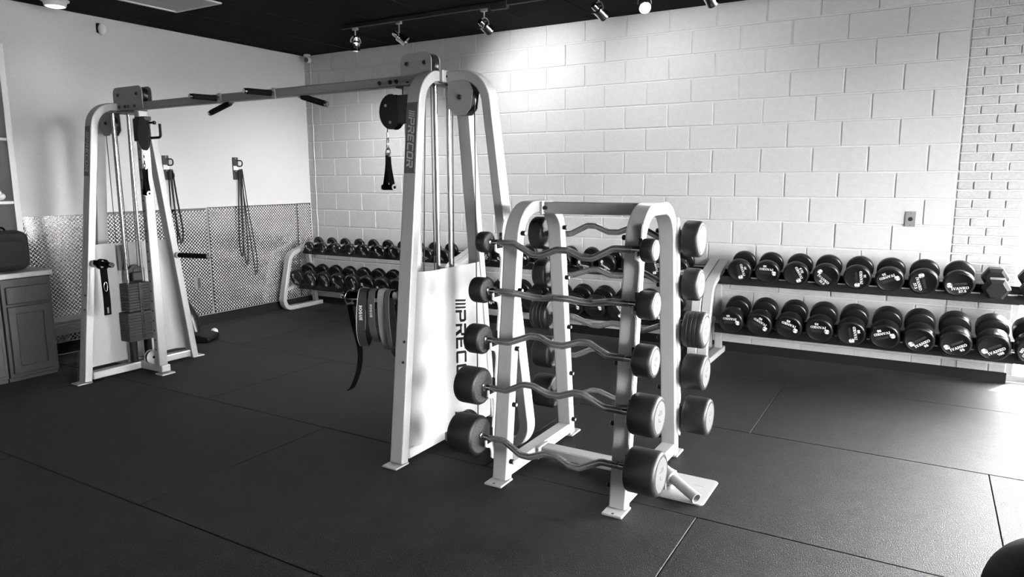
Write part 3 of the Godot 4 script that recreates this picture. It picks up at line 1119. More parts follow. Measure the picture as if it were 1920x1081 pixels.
func stirrup(at: Vector3, turn: float, label: String):
	# webbing strap folded round a foam tube, hung from a ring
	var t := thing("stirrup_attachment", label, "cable attachment", at)
	var bs := Basis(Vector3.UP, turn)
	var m := MB.new()
	m.tube([Vector3(0, 0, 0), Vector3(0, -0.03, 0)], 0.007, 8)
	var lk := []
	for k in 14:
		var a := TAU * k / 14
		lk.append(Vector3(cos(a) * 0.012, -0.062 + sin(a) * 0.036, 0))
	m.tube(lk, 0.0035, 6, true)
	part(t, "snap_hook", m, mats.chrome, Transform3D(bs, Vector3.ZERO))
	m = MB.new()
	var ring := bend([Vector3(-0.03, -0.118, 0), Vector3(0.03, -0.118, 0), Vector3(0.015, -0.088, 0), Vector3(-0.015, -0.088, 0)], [0.004, 0.004, 0.01, 0.01], true, 3)
	m.tube(ring, 0.0035, 6, true)
	m.box(Vector3(0, -0.128, 0), Vector3(0.052, 0.02, 0.012), 0.003)
	part(t, "ring", m, mats.galvanised, Transform3D(bs, Vector3.ZERO))
	m = MB.new()
	for s in [-1.0, 1.0]:
		m.sweep(curve([Vector3(s * 0.006, -0.13, s * 0.004), Vector3(s * 0.014, -0.2, s * 0.004), Vector3(s * 0.036, -0.285, s * 0.002), Vector3(s * 0.042, -0.31, 0)], 4), Vector3.BACK, 0.036, 0.004, 0.001)
	part(t, "strap", m, mats.webbing, Transform3D(bs, Vector3.ZERO))
	m = MB.new()
	m.cyl(Vector3(-0.062, -0.315, 0), Vector3(0.062, -0.315, 0), 0.0165, 14, 0.002)
	var gp := part(t, "grip", m, mats.foam_black, Transform3D(bs, Vector3.ZERO))
	m = MB.new()
	for s in [-1.0, 1.0]:
		m.lathe([Vector2(0.009, 0), Vector2(0.019, 0), Vector2(0.019, 0.005), Vector2(0.009, 0.005), Vector2(0.009, 0)], 14, Transform3D(MB.along(Vector3(s, 0, 0)), Vector3(s * 0.06, -0.315, 0)))
	part(gp, "end_ring", m, mats.galvanised)


func band_loop(called: String, label: String, top: Vector3, w: float, drop: float, spread: float, lean: float, material: Material, words := "", twist := 0.0) -> Node3D:
	# a rubber loop band hung over a peg: a closed strip lying in the plane across the peg (peg along x)
	var t := thing(called, label, "exercise band", top, "rubber bands hanging on the cable machine")
	var bs := Basis(Vector3.UP, twist)
	var pts := [Vector3(0, 0.027, 0), Vector3(0, 0.012, spread * 0.35 + 0.024), Vector3(lean * 0.3, -drop * 0.35, spread), Vector3(lean * 0.7, -drop * 0.75, spread * 0.8), Vector3(lean, -drop, 0.0), Vector3(lean * 0.75, -drop * 0.78, -spread * 0.75), Vector3(lean * 0.3, -drop * 0.35, -spread * 0.7), Vector3(0, 0.008, -0.03)]
	for i in pts.size():
		pts[i] = bs * pts[i]
	var m := MB.new()
	m.sweep(curve(pts, 6, true), bs * Vector3.RIGHT, w, 0.0045, 0.001, true, 2)
	var b := part(t, "loop", m, material)
	if called == "wide_band":
		var em := MB.new()
		var ep := []
		for q in curve(pts, 6, true):
			ep.append(q - bs * Vector3(w * 0.5, 0, 0))
		em.sweep(ep, bs * Vector3.RIGHT, 0.003, 0.006, 0.001, true, 2)
		part(b, "pale_edge", em, mats.print_white)
	if words != "":
		part(b, "lettering", text_mesh(words, w * 0.36), mats.print_white, Transform3D(Basis(bs * Vector3(0, -1, 0), bs * Vector3(1, 0, 0), bs * Vector3(0, 0, 1)), bs * Vector3(lean * 0.3, -drop * 0.32, spread + 0.0032)), "white lettering")
	return t


func build_machine_hangers():
	stirrup(Vector3(-2.931, 1.795, ZC + 0.02), -0.34, "black stirrup handle hanging on the cable beside the block wall")
	stirrup(Vector3(-5.262, 1.741, ZC + 0.06), -0.3, "black stirrup handle hanging on the tower beside the tread plate wall")
	var y := 0.905
	var z: float = ZC + leg_z(y) - 0.03
	band_loop("wide_band", "wide black rubber band with white edge and lettering on the peg", Vector3(XN - 0.29, y - 0.006, z), 0.05, 0.30, 0.075, -0.02, mats.band_black, "ROGUE", 0.35)
	band_loop("resistance_band", "charcoal rubber band with small lettering hanging on the tower peg", Vector3(XN - 0.215, y - 0.002, z), 0.043, 0.27, 0.055, 0.0, mats.band_grey, "ROGUE", 0.1)
	band_loop("resistance_band", "pale grey rubber band hanging on the peg beside the tower leg", Vector3(XN - 0.145, y + 0.001, z), 0.05, 0.31, 0.05, 0.01, mats.band_light)
	band_loop("resistance_band", "dark narrow rubber band behind the pale one on the peg", Vector3(XN - 0.10, y + 0.002, z), 0.03, 0.345, 0.06, 0.02, mats.band_grey)
	# long tail strap on a ring at the end of the peg
	var t := thing("ankle_strap", "long black webbing strap hanging from a bright ring on the peg", "strap", Vector3(XN - 0.42, y - 0.022, z))
	var m := MB.new()
	var ring := []
	for k in 18:
		var a := TAU * k / 18
		ring.append(Vector3(0.004 * sin(a), -0.016 + sin(a) * 0.040, cos(a) * 0.036))
	m.tube(ring, 0.0035, 6, true)
	m.box(Vector3(0, -0.056, 0), Vector3(0.012, 0.012, 0.06), 0.003)
	part(t, "ring", m, mats.chrome)
	m = MB.new()
	m.sweep(curve([Vector3(0.0, -0.056, 0), Vector3(0.02, -0.15, 0), Vector3(0.06, -0.28, 0), Vector3(0.065, -0.36, 0), Vector3(0.045, -0.45, 0.0), Vector3(0.0, -0.54, 0), Vector3(-0.03, -0.565, 0)], 6), Vector3.BACK, 0.04, 0.006, 0.002)
	part(t, "strap", m, mats.webbing)
	# strap on the far tower's front peg
	var t2 := thing("ankle_strap", "black ankle strap with snap hook hanging on the far tower peg", "strap", Vector3(XL + 0.16, y - 0.02, ZC + leg_z(y) - 0.045))
	m = MB.new()
	var around := []
	for k in 16:
		around.append(Vector3(0, 0.022 + sin(TAU * k / 16) * 0.036, 0.004 + cos(TAU * k / 16) * 0.036))
	m.sweep(around, Vector3.RIGHT, 0.05, 0.008, 0.002, true, 2)
	m.sweep(curve([Vector3(0, -0.014, 0.0), Vector3(0.012, -0.1, 0.005), Vector3(0.02, -0.24, 0.006), Vector3(0.018, -0.36, 0.008)], 5), Vector3.BACK, 0.052, 0.008, 0.002)
	part(t2, "strap", m, mats.webbing)
	m = MB.new()
	var lk := []
	for k in 12:
		var a := TAU * k / 12
		lk.append(Vector3(0.03, -0.145 + sin(a) * 0.035, 0.012 + cos(a) * 0.013))
	m.tube(lk, 0.004, 6, true)
	part(t2, "snap_hook", m, mats.chrome)
	m = boxed(Vector3(0.0245, -0.325, 0.0072), Vector3(0.0015, 0.045, 0.012), 0.0)
	part(t2, "woven_tag", m, mats.print_grey)


# ---------------------------------------------------------------- curl bar rack

func rack_front(y: float) -> float:
	return 3.356 - 0.107 * y


func rack_back(y: float) -> float:
	return 2.54 + 0.121 * y

const BAR_Y := [1.214, 0.974, 0.727, 0.488, 0.236]


func build_bar_rack():
	var r := thing("barbell_rack", "freestanding silver A-frame rack holding fixed curl bars on both sides", "barbell rack", Vector3.ZERO)
	for x in [-1.957, -1.317]:
		var s: float = -1.0 if x < -1.6 else 1.0
		var m := MB.new()
		m.sweep(bend([Vector3(x, 0.014, rack_front(0) - 0.031), Vector3(x, 1.383, rack_front(1.383) - 0.031), Vector3(x, 1.383, rack_back(1.383) + 0.031), Vector3(x, 0.014, rack_back(0) + 0.031)], [0, 0.165, 0.165, 0], false, 10), Vector3.RIGHT, 0.082, 0.062, 0.008)
		part(r, "side_frame", m, mats.silver_paint)
		part(r, "base_beam", boxed(Vector3(x, 0.051, 2.948), Vector3(0.078, 0.06, 0.73), 0.006), mats.silver_paint)
		for z in [rack_front(0) + 0.002, rack_back(0) - 0.002]:
			m = boxed(Vector3(x, 0.006, z), Vector3(0.1, 0.012, 0.12), 0.003)
			part(r, "foot_plate", m, mats.silver_paint)
			m = MB.new()
			var q: float = z + (0.045 if z > 3 else -0.045)
			m.cyl(Vector3(x, 0.0115, q), Vector3(x, 0.0128, q), 0.007, 8)
			part(r, "bolt_hole", m, mats.gloss_black)
		# hook plates on the outer faces, front and back
		for e in [1.0, -1.0]:
			hook_plate(r, x + s * 0.041, s, e)
			for k in 5:
				var y: float = BAR_Y[k] + [0.045, 0.0, -0.045, -0.09, -0.13][k]
				var z: float = (rack_front(y) - 0.031) if e > 0 else (rack_back(y) + 0.031)
				m = MB.new()
				m.cyl(Vector3(x - s * 0.041, y, z), Vector3(x - s * 0.063, y, z), 0.0125, 12, 0.002)
				var kb := part(r, "bolt_cap", m, mats.matte_black)
				m = MB.new()
				m.cyl(Vector3(x - s * 0.063, y, z), Vector3(x - s * 0.0655, y, z), 0.009, 10, 0.001)
				part(kb, "bolt_end", m, mats.galvanised)
	part(r, "top_crossbar", boxed(Vector3(-1.637, 1.378, 2.957), Vector3(0.56, 0.062, 0.05), 0.006), mats.grey_paint)
	for x in [-1.908, -1.366]:
		part(r, "joint_block", boxed(Vector3(x, 1.378, 2.962), Vector3(0.018, 0.066, 0.075), 0.003), mats.silver_paint)
		bolt(r, Vector3(x + (0.009 if x < -1.6 else -0.009), 1.378, 2.99), Vector3(1 if x < -1.6 else -1, 0, 0), 0.011)
	bolt(r, Vector3(-1.89, 1.378, 2.982), Vector3(0, 0, 1), 0.011)
	part(r, "bottom_crossbar", boxed(Vector3(-1.637, 0.055, 2.97), Vector3(0.56, 0.05, 0.085), 0.006), mats.silver_paint)
	part(r, "joint_block", boxed(Vector3(-1.906, 0.052, 2.98), Vector3(0.02, 0.066, 0.12), 0.003), mats.silver_paint)
	bolt(r, Vector3(-1.896, 0.052, 3.025), Vector3(1, 0, 0), 0.012)
	# fixed curl bars: diameter and thickness of the heads, turn of the bends
	var front := [[0.107, 0.06, 0.0, true], [0.13, 0.08, 1.1, false], [0.152, 0.09, 2.5, false], [0.19, 0.125, 3.3, false], [0.205, 0.148, -0.35, false]]
	var back := [[0.188, 0.09, 3.0, false], [0.172, 0.085, 2.4, false], [0.196, 0.112, 0.5, false], [0.193, 0.115, 2.9, false], [0.204, 0.136, 3.4, false]]
	var order := ["top", "second", "middle", "fourth", "bottom"]
	for k in 5:
		var f: Array = front[k]
		var what := "curl bar with small ringed end caps" if k == 0 else "curl bar with round black heads"
		curl_bar("%s on the rack's %s hook facing the open floor" % [what, order[k]], Vector3(-1.651, BAR_Y[k], rack_front(BAR_Y[k]) + 0.045), f[0], f[1], f[2], f[3], 0, "curl bars on the open side of the rack")
		f = back[k]
		what = "curl bar with grooved black heads" if k == 2 else "curl bar with round black heads"
		curl_bar("%s on the rack's %s hook facing the dumbbells" % [what, order[k]], Vector3(-1.651, BAR_Y[k] + 0.003, rack_back(BAR_Y[k]) - 0.045), f[0], f[1], f[2], false, 3 if k == 2 else 0, "curl bars on the dumbbell side of the rack")


func hook_plate(r: Node3D, x: float, s: float, e: float):
	# outline in (distance in front of the leg face, height), front edge from the bottom up
	var o := PackedVector2Array()
	var face := func(y: float): return rack_front(y) if e > 0 else rack_back(y)
	var pt := func(d: float, y: float): o.append(Vector2(face.call(y) + e * d, y))
	pt.call(-0.02, 0.13)
	pt.call(0.0, 0.115)
	pt.call(0.012, 0.125)
	for k in range(4, -1, -1):
		var y: float = BAR_Y[k]
		pt.call(0.013, y - 0.095)
		pt.call(0.017, y - 0.075)
		pt.call(0.03, y - 0.055)
		pt.call(0.062, y - 0.045)
		pt.call(0.074, y - 0.038)
		pt.call(0.076, y - 0.006)
		pt.call(0.068, y - 0.006)
		pt.call(0.064, y - 0.024)
		pt.call(0.03, y - 0.024)
		pt.call(0.02, y - 0.012)
		pt.call(0.016, y + 0.05)
	pt.call(0.013, 1.30)
	pt.call(0.004, 1.325)
	pt.call(-0.012, 1.33)
	pt.call(-0.02, 1.31)
	var m := MB.new()
	m.prism(o, 0.008 * s, Transform3D(Basis(Vector3(0, 0, 1), Vector3.UP, Vector3(1, 0, 0)), Vector3(x, 0, 0)))
	part(r, "hook_plate", m, mats.white_plastic)
	for k in 5:
		var y: float = BAR_Y[k]
		m = MB.new()
		var z0: float = face.call(y)
		m.box(Vector3(x + s * 0.004, y - 0.0225, z0 + e * 0.045), Vector3(0.018, 0.008, 0.045), 0.002)
		m.box(Vector3(x + s * 0.004, y + 0.012, z0 + e * 0.022), Vector3(0.018, 0.075, 0.006), 0.002)
		part(r, "hook_liner", m, mats.gloss_black)


func curl_bar(label: String, at: Vector3, dia: float, th: float, turn: float, ringed: bool, grooves: int, group: String):
	var t := thing("curl_barbell", label, "barbell", at, group)
	var dip := [[-0.42, 0.0], [-0.26, 0.0], [-0.158, -0.05], [-0.108, -0.05], [-0.03, -0.02], [0.03, -0.02], [0.108, -0.05], [0.158, -0.05], [0.26, 0.0], [0.42, 0.0]]
	var pts := []
	for p in dip:
		pts.append(Vector3(p[0], p[1] * cos(turn), p[1] * sin(turn)))
	var m := MB.new()
	m.tube(bend(pts, [0, 0.06, 0.05, 0.05, 0.05, 0.05, 0.05, 0.05, 0.06, 0], false, 5), 0.0163, 14)
	part(t, "bar", m, mats.knurled_steel)
	for s in [-1.0, 1.0]:
		var c := Vector3(s * 0.40, 0, 0)
		var tf := Transform3D(MB.along(Vector3(s, 0, 0)), c)
		m = MB.new()
		m.lathe([Vector2(0.0163, -0.05), Vector2(0.0175, -0.048), Vector2(0.0175, -0.012), Vector2(0.021, -0.01), Vector2(0.021, 0.0)], 14, tf)
		part(t, "sleeve", m, mats.chrome)
		var R := dia * 0.5
		m = MB.new()
		var p := [Vector2(0, 0), Vector2(R * 0.86, 0), Vector2(R * 0.95, 0.004), Vector2(R, 0.014)]
		for g in grooves:
			var y := th * (0.32 + 0.2 * g)
			p.append_array([Vector2(R, y - 0.003), Vector2(R - 0.004, y), Vector2(R, y + 0.003)])
		p.append_array([Vector2(R, th - 0.02), Vector2(R * 0.985, th - 0.011), Vector2(R * 0.93, th - 0.003), Vector2(R * 0.86, th), Vector2(R * 0.80, th)])
		m.lathe(p, 32, tf)
		var h := part(t, "head", m, mats.head_rubber)
		m = MB.new()
		m.lathe([Vector2(0.021, -0.0008), Vector2(R * 0.84, -0.0008), Vector2(R * 0.85, 0.0004)], 32, tf)
		part(h, "inner_face", m, mats.head_worn)
		m = MB.new()
		m.lathe([Vector2(R * 0.80, th), Vector2(R * 0.79, th - 0.004), Vector2(R * 0.76, th - 0.004), Vector2(R * 0.75, th + 0.0005), Vector2(R * 0.4, th + 0.001), Vector2(0, th + 0.001)], 32, tf)
		var fc := part(h, "face", m, mats.head_face)
		# raised marks moulded into the face
		m = MB.new()
		var mk := tf
		if ringed:
			for q in [0.74, 0.46]:
				m.lathe([Vector2(R * q, th), Vector2(R * q, th + 0.003), Vector2(R * (q - 0.07), th + 0.003), Vector2(R * (q - 0.07), th)], 28, mk)
			for k in 8:
				var a := TAU * k / 8
				m.cyl(mk * Vector3(cos(a) * R * 0.57, th, sin(a) * R * 0.57), mk * Vector3(cos(a) * R * 0.57, th + 0.003, sin(a) * R * 0.57), R * 0.05, 6)
			part(fc, "moulded_rings", m, mats.print_white)
		else:
			# worn moulded marks, too rubbed to read
			for q in [[-0.2, 0.18, 0.06, 0.22], [0.0, 0.2, 0.05, 0.26], [0.17, 0.16, 0.12, 0.06], [-0.05, -0.22, 0.22, 0.06], [0.14, -0.1, 0.06, 0.16]]:
				m.box(c + Vector3(s * (th + 0.001), q[1] * R, q[0] * R), Vector3(0.002, q[3] * R, q[2] * R), 0.0006)
			part(fc, "moulded_marks", m, mats.head_worn)


func build_landmine():
	var t := thing("landmine_base", "pale steel landmine pivot plate with tube, on the mat beside the bar rack", "landmine", Vector3(-1.14, 0, 2.955))
	var m := MB.new()
	m.prism(round_rect(0.31, 0.305, 0.025), 0.008, Transform3D(Basis(Vector3.RIGHT, Vector3.FORWARD, Vector3.UP), Vector3(0, 0, 0)), 0.002)
	part(t, "base_plate", m, mats.silver_paint)
	var dir := Vector3(0.185, -0.045, 0.115).normalized()
	var side := Vector3(dir.z, 0, -dir.x).normalized()
	var flat := Vector3(dir.x, 0, dir.z).normalized()
	var bs := Basis(side, Vector3.UP, side.cross(Vector3.UP))
	var c := Vector3(-0.055, 0, 0.035)
	for s in [-1.0, 1.0]:
		var o := PackedVector2Array([Vector2(-0.032, 0), Vector2(0.032, 0), Vector2(0.032, 0.055), Vector2(0.018, 0.082), Vector2(-0.018, 0.082), Vector2(-0.032, 0.055)])
		m = MB.new()
		m.prism(o, 0.008, Transform3D(Basis(flat, Vector3.UP, side), c + Vector3(0, 0.008, 0) + side * (s * 0.036 - 0.004)))
		part(t, "yoke_cheek", m, mats.silver_paint)
		bolt(t, c + Vector3(0, 0.062, 0) + side * s * 0.04, side * s, 0.013, mats.chrome, 0.012)
	part(t, "swivel_block", boxed(c + Vector3(0, 0.06, 0), Vector3(0.055, 0.05, 0.045), 0.006, bs), mats.galvanised)
	m = MB.new()
	m.cyl(c + Vector3(0, 0.008, 0), c + Vector3(0, 0.03, 0), 0.04, 18, 0.003)
	part(t, "swivel_disc", m, mats.silver_paint)
	var a := c + Vector3(0, 0.075, 0) - dir * 0.01
	var b := a + dir * 0.225
	m = MB.new()
	m.lathe([Vector2(0.0215, 0), Vector2(0.0255, 0), Vector2(0.0255, 0.225), Vector2(0.0215, 0.225), Vector2(0.0215, 0.03), Vector2(0, 0.03)], 24, Transform3D(MB.along(b - a), a))
	part(t, "bar_sleeve", m, mats.silver_paint)
	m = MB.new()
	m.lathe([Vector2(0, 0), Vector2(0.033, 0), Vector2(0.033, 0.07), Vector2(0.027, 0.075)], 20, Transform3D(MB.along(b - a), a - dir * 0.02))
	part(t, "sleeve_collar", m, mats.silver_paint)
	part(t, "printed_mark", boxed(Vector3(0.08, 0.0084, -0.055), Vector3(0.05, 0.0006, 0.02)), mats.diffuser)


# ---------------------------------------------------------------- dumbbells

const TILT := 0.30
const ORD := ["first", "second", "third", "fourth", "fifth", "sixth", "seventh", "eighth", "ninth", "tenth"]


func build_dumbbell_racks():
	var spans := [[-6.63, -4.25], [-4.245, -1.715], [-1.71, 0.82]]
	var names := ["long silver two-tier dumbbell rack next to the tread plate wall", "long silver two-tier dumbbell rack behind the cable tower and curl bars", "long silver two-tier dumbbell rack in front of the brick pier"]
	for i in 3:
		dumbbell_rack(spans[i][0], spans[i][1], names[i], [[-6.384, 0.2138, 10, 0.312], [-3.953, 0.2203, 10, 0.306], [-1.459, 0.2162, 10, 0.33]][i], [[-6.485, 0.2165, 10, 0.40], [-4.0, 0.218, 10, 0.387], [-1.487, 0.2216, 10, 0.368]][i])
	var where := ["tread plate wall", "frame behind cable tower", "frame beside curl bars"]
	var side := ["wall-end rack", "middle rack", "brick-pier rack"]
	# rows: start, step, height, distance of the front face, marks, radii, thickness, gap
	var rows := [
		[0, "top", -6.384, 0.2138, 0.735, 0.40, ["5", "5", "7.5", "7.5", "10", "10", "12.5", "12.5", "15", "15"], 0.068, 0.077, 0.040, 0.046, 0.115],
		[0, "lower", -6.485, 0.2165, 0.376, 0.52, ["40", "40", "42.5", "42.5", "45", "45", "47.5", "47.5", "50", "50"], 0.1, 0.1, 0.07, 0.075, 0.12],
		[1, "top", -3.953, 0.2203, 0.757, 0.40, ["17.5", "17.5", "20", "20", "22.5", "22.5", "25", "25", "27.5", "27.5"], 0.078, 0.088, 0.047, 0.05, 0.115],
		[1, "lower", -4.0, 0.2180, 0.372, 0.52, ["55", "55", "60", "60", "65", "65", "70", "70", "75", "75"], 0.1, 0.102, 0.08, 0.09, 0.12],
		[2, "top", -1.459, 0.2162, 0.776, 0.42, ["30", "30", "32.5", "32.5", "35", "35", "37.5", "37.5"], 0.0965, 0.0985, 0.048, 0.05, 0.12],
		[2, "lower", -1.487, 0.2216, 0.366, 0.52, ["80", "80", "85", "85", "90", "90", "95", "95", "100", "100"], 0.0995, 0.103, 0.095, 0.112, 0.125]]
	var turns := {"2top": [103, 178, 115, -42, 95, 204, -73, 11], "2lower": [180, 148, 161, 180, 100, 199, 38, 32, 34, 250],
		"0lower": [-50, 120, 130, -35, 100, -8, 15, 75, 20, 140], "1top": [60, 10, 200, 30, 40, -8, -32, -60, 100, 20], "1lower": [20, 70, -50, 110, 10, 170, 186, 120, 200, 30]}
	for r in rows:
		var cnt: int = r[6].size()
		for i in cnt:
			var x: float = r[2] + r[3] * i
			var f := float(i) / (cnt - 1)
			var R: float = lerp(r[7], r[8], f)
			var T: float = lerp(r[9], r[10], f)
			var key := "%d%s" % [r[0], r[1]]
			var deg: float = turns[key][i] if turns.has(key) else rng.randf_range(-80, 80)
			var kind := "black round dumbbell marked %s" % r[6][i]
			if r[0] < 2:
				kind = "black round dumbbell"
			if r[0] == 0 and r[1] == "top":
				kind = "small round dumbbell, bright handle"
			dumbbell("%s, %s from %s on %s shelf" % [kind, ORD[i], where[r[0]], r[1]], Vector3(x, r[4] + (0.03 * f if r[0] == 99 else 0.0), r[5]), R, T, r[11], r[6][i], deg, "round dumbbells on the %s shelf of the %s" % [r[1], side[r[0]]], rng.randf_range(-0.02, 0.02))
	hex_dumbbell("black hexagonal dumbbell between the last round one and the window", Vector3(0.275, 0.755, 0.45), 0.085)
	hex_dumbbell("large black hexagonal dumbbell at the very end of the top shelf", Vector3(0.50, 0.765, 0.455), 0.095)


func dumbbell_rack(x0: float, x1: float, label: String, top_row: Array, low_row: Array):
	var r := thing("dumbbell_rack", label, "dumbbell rack", Vector3.ZERO, "dumbbell racks along the block wall")
	for x in [x0 + 0.04, x1 - 0.04]:
		var m := MB.new()
		m.sweep(bend([Vector3(x, 0.028, 0.05), Vector3(x, 0.028, 0.665), Vector3(x, 0.655, 0.515), Vector3(x, 0.80, 0.04)], [0, 0.1, 0.15, 0], false, 9), Vector3.RIGHT, 0.08, 0.052, 0.007)
		part(r, "end_frame", m, mats.silver_paint)
		m = MB.new()
		m.sweep([Vector3(x, 0.05, 0.13), Vector3(x, 0.70, 0.22)], Vector3.RIGHT, 0.06, 0.045, 0.006)
		part(r, "rear_leg", m, mats.silver_paint)
		m = MB.new()
		var xb: float = x + (-0.022 if x < (x0 + x1) * 0.5 else 0.022)
		m.sweep([Vector3(xb, 0.33, 0.24), Vector3(xb, 0.235, 0.57)], Vector3.RIGHT, 0.03, 0.04, 0.006)
		part(r, "shelf_bracket", m, mats.silver_paint)
		for z in [0.09, 0.55]:
			part(r, "foot_pad", boxed(Vector3(x, 0.003, z), Vector3(0.078, 0.006, 0.06), 0.002), mats.matte_black)
	var bs := Basis(Vector3.RIGHT, TILT)
	var w := x1 - x0 - 0.12
	var xm := (x0 + x1) * 0.5
	# y and z of the front lip, its height, depth of the tray, first dumbbell and spacing
	for sh in [[0.648, top_row[3], 0.07, 0.18, top_row], [0.238, low_row[3], 0.078, 0.22, low_row]]:
		var c := Vector3(xm, sh[0], sh[1])
		var s := MB.new()
		s.box(c + Vector3(0, sh[2] * 0.5, 0), Vector3(w, sh[2], 0.012), 0.003)
		s.box(c + bs * Vector3(0, 0.006, -sh[3] * 0.5), Vector3(w, 0.012, sh[3]), 0.003, bs)
		s.box(c + bs * Vector3(0, 0.03, -sh[3]), Vector3(w, 0.06, 0.012), 0.003, bs)
		part(r, "shelf", s, mats.gloss_black)
		var row: Array = sh[4]
		for k in int(row[2]):
			var x: float = row[0] + row[1] * k
			x += row[1] * 0.5
			if x < x1 - 0.12:
				part(r, "size_strip", boxed(Vector3(x, sh[0] + sh[2] - 0.004, sh[1] + 0.007), Vector3(0.055 if sh[2] < 0.075 else 0.02, 0.009, 0.002)), mats.print_white)


func dumbbell(label: String, at: Vector3, R: float, T: float, gap: float, mark: String, deg: float, group: String, yaw: float):
	var t := thing("dumbbell", label, "dumbbell", at, group)
	# local axis: y runs from the front face to the rear, up the tilted shelf
	var back := Vector3(0, sin(TILT), -cos(TILT))
	var right := Vector3.RIGHT
	var bs := Basis(Vector3.UP, yaw) * Basis(right, back, right.cross(back))
	t.basis = bs
	var key := "db_%d_%d" % [roundi(R * 5000), roundi(T * 5000)]
	if not cache.has(key):
		var m := MB.new()
		m.lathe([Vector2(0, 0.0015), Vector2(R * 0.82, 0.0015), Vector2(R * 0.84, 0), Vector2(R * 0.92, 0.001), Vector2(R * 0.975, 0.006), Vector2(R, 0.014), Vector2(R, T - 0.012), Vector2(R * 0.97, T - 0.004), Vector2(R * 0.9, T), Vector2(R * 0.3, T), Vector2(R * 0.26, T + 0.004), Vector2(0, T + 0.004)], 30)
		cache[key] = m.mesh()
		m = MB.new()
		m.lathe([Vector2(0.017, T), Vector2(0.0145, T + 0.012), Vector2(0.0165, T + gap * 0.5), Vector2(0.0145, T + gap - 0.012), Vector2(0.017, T + gap)], 14)
		cache[key + "h"] = m.mesh()
	var h := part(t, "head", cache[key], mats.dumbbell_rubber)
	part(t, "head", cache[key], mats.dumbbell_rubber, Transform3D(Basis(Vector3.RIGHT, PI), Vector3(0, 2 * T + gap, 0)))
	part(t, "handle", cache[key + "h"], mats.chrome)
	# print on the front face; text basis: x right, y up the face, z out of the face
	var out := Vector3(0, -1, 0)
	var fx := Vector3(1, 0, 0)
	var fy := out.cross(fx)
	var spin := Basis(out, deg_to_rad(deg))
	var tb := Basis(spin * fx, spin * fy, out)
	var p := func(u: float, v: float): return Vector3(0, 0.0013, 0) + tb * Vector3(u * R, v * R, 0)
	part(h, "lettering", text_mesh("IVANKO", R * 0.19, true), mats.print_white, Transform3D(tb, p.call(0.05, -0.30)), "white brand lettering")
	part(h, "weight_number", text_mesh(mark, R * 0.18), mats.print_white, Transform3D(tb, p.call(0.16, -0.56)), "white weight number")
	if not cache.has("em%d" % roundi(R * 5000)):
		var m := MB.new()
		m.lathe([Vector2(0, 0.0006), Vector2(R * 0.185, 0.0006), Vector2(R * 0.185, 0)], 18, Transform3D(Basis(Vector3.RIGHT, PI / 2), Vector3.ZERO))
		cache["em%d" % roundi(R * 5000)] = m.mesh()
		m = MB.new()
		m.prism(PackedVector2Array([Vector2(-0.15, 0.05), Vector2(-0.1, 0.17), Vector2(0.07, 0.17), Vector2(0.1, 0.08), Vector2(0.0, -0.06), Vector2(0.17, -0.09), Vector2(0.12, -0.19), Vector2(-0.12, -0.17), Vector2(-0.14, -0.08), Vector2(-0.02, 0.08)]), 0.0006 / R, Transform3D(Basis().scaled(Vector3.ONE * R), Vector3(0, 0, 0.0006)))
		cache["ez%d" % roundi(R * 5000)] = m.mesh()
	var em := part(h, "emblem", cache["em%d" % roundi(R * 5000)], mats.print_grey, Transform3D(tb, p.call(-0.56, 0.02)))
	em.set_meta("label", "round emblem with a white Z-like swoosh")
	part(h, "emblem_swoosh", cache["ez%d" % roundi(R * 5000)], mats.print_white, Transform3D(tb, p.call(-0.56, 0.02)))
	if not cache.has("fs%d" % roundi(R * 5000)):
		cache["fs%d" % roundi(R * 5000)] = boxed(Vector3.ZERO, Vector3(R * 0.78, R * 0.17, 0.0004)).mesh()
	part(h, "faint_print", cache["fs%d" % roundi(R * 5000)], mats.print_faint, Transform3D(tb, p.call(0.12, 0.03)))


func hex_dumbbell(label: String, at: Vector3, R: float):
	var t := thing("hex_dumbbell", label, "dumbbell", at, "hexagonal dumbbells at the end of the top shelf")
	var back := Vector3(0, sin(TILT), -cos(TILT))
	t.basis = Basis(Vector3.RIGHT, back, Vector3.RIGHT.cross(back))
	var T := R * 0.85
	for e in [0, 1]:
		var m := MB.new()
		var xf := Transform3D(Basis(), Vector3.ZERO) if e == 0 else Transform3D(Basis(Vector3.RIGHT, PI), Vector3(0, 2 * T + 0.115, 0))
		var o := [[R * 0.72, 0.0], [R, R * 0.22], [R, T - R * 0.2], [R * 0.75, T]]
		for i in 3:
			for k in 6:
				var a0 := TAU * k / 6
				var a1 := TAU * (k + 1) / 6
				var q := func(a, j): return xf * Vector3(cos(a) * o[j][0], o[j][1], sin(a) * o[j][0])
				m.quad(q.call(a0, i), q.call(a1, i), q.call(a1, i + 1), q.call(a0, i + 1), xf.basis * Vector3(cos((a0 + a1) / 2), -0.3 if i == 0 else (0.3 if i == 2 else 0.0), sin((a0 + a1) / 2)))
		for j in [0, 3]:
			for k in range(1, 5):
				var q := func(n): return xf * Vector3(cos(TAU * n / 6) * o[j][0], o[j][1], sin(TAU * n / 6) * o[j][0])
				m.flat(q.call(0), q.call(k), q.call(k + 1), xf.basis * Vector3(0, -1 if j == 0 else 1, 0))
		part(t, "head", m, mats.head_rubber)
	var h := MB.new()
	h.lathe([Vector2(0.018, T), Vector2(0.014, T + 0.012), Vector2(0.017, T + 0.057), Vector2(0.014, T + 0.103), Vector2(0.018, T + 0.115)], 14)
	part(t, "handle", h, mats.chrome)


# ---------------------------------------------------------------- left side furniture

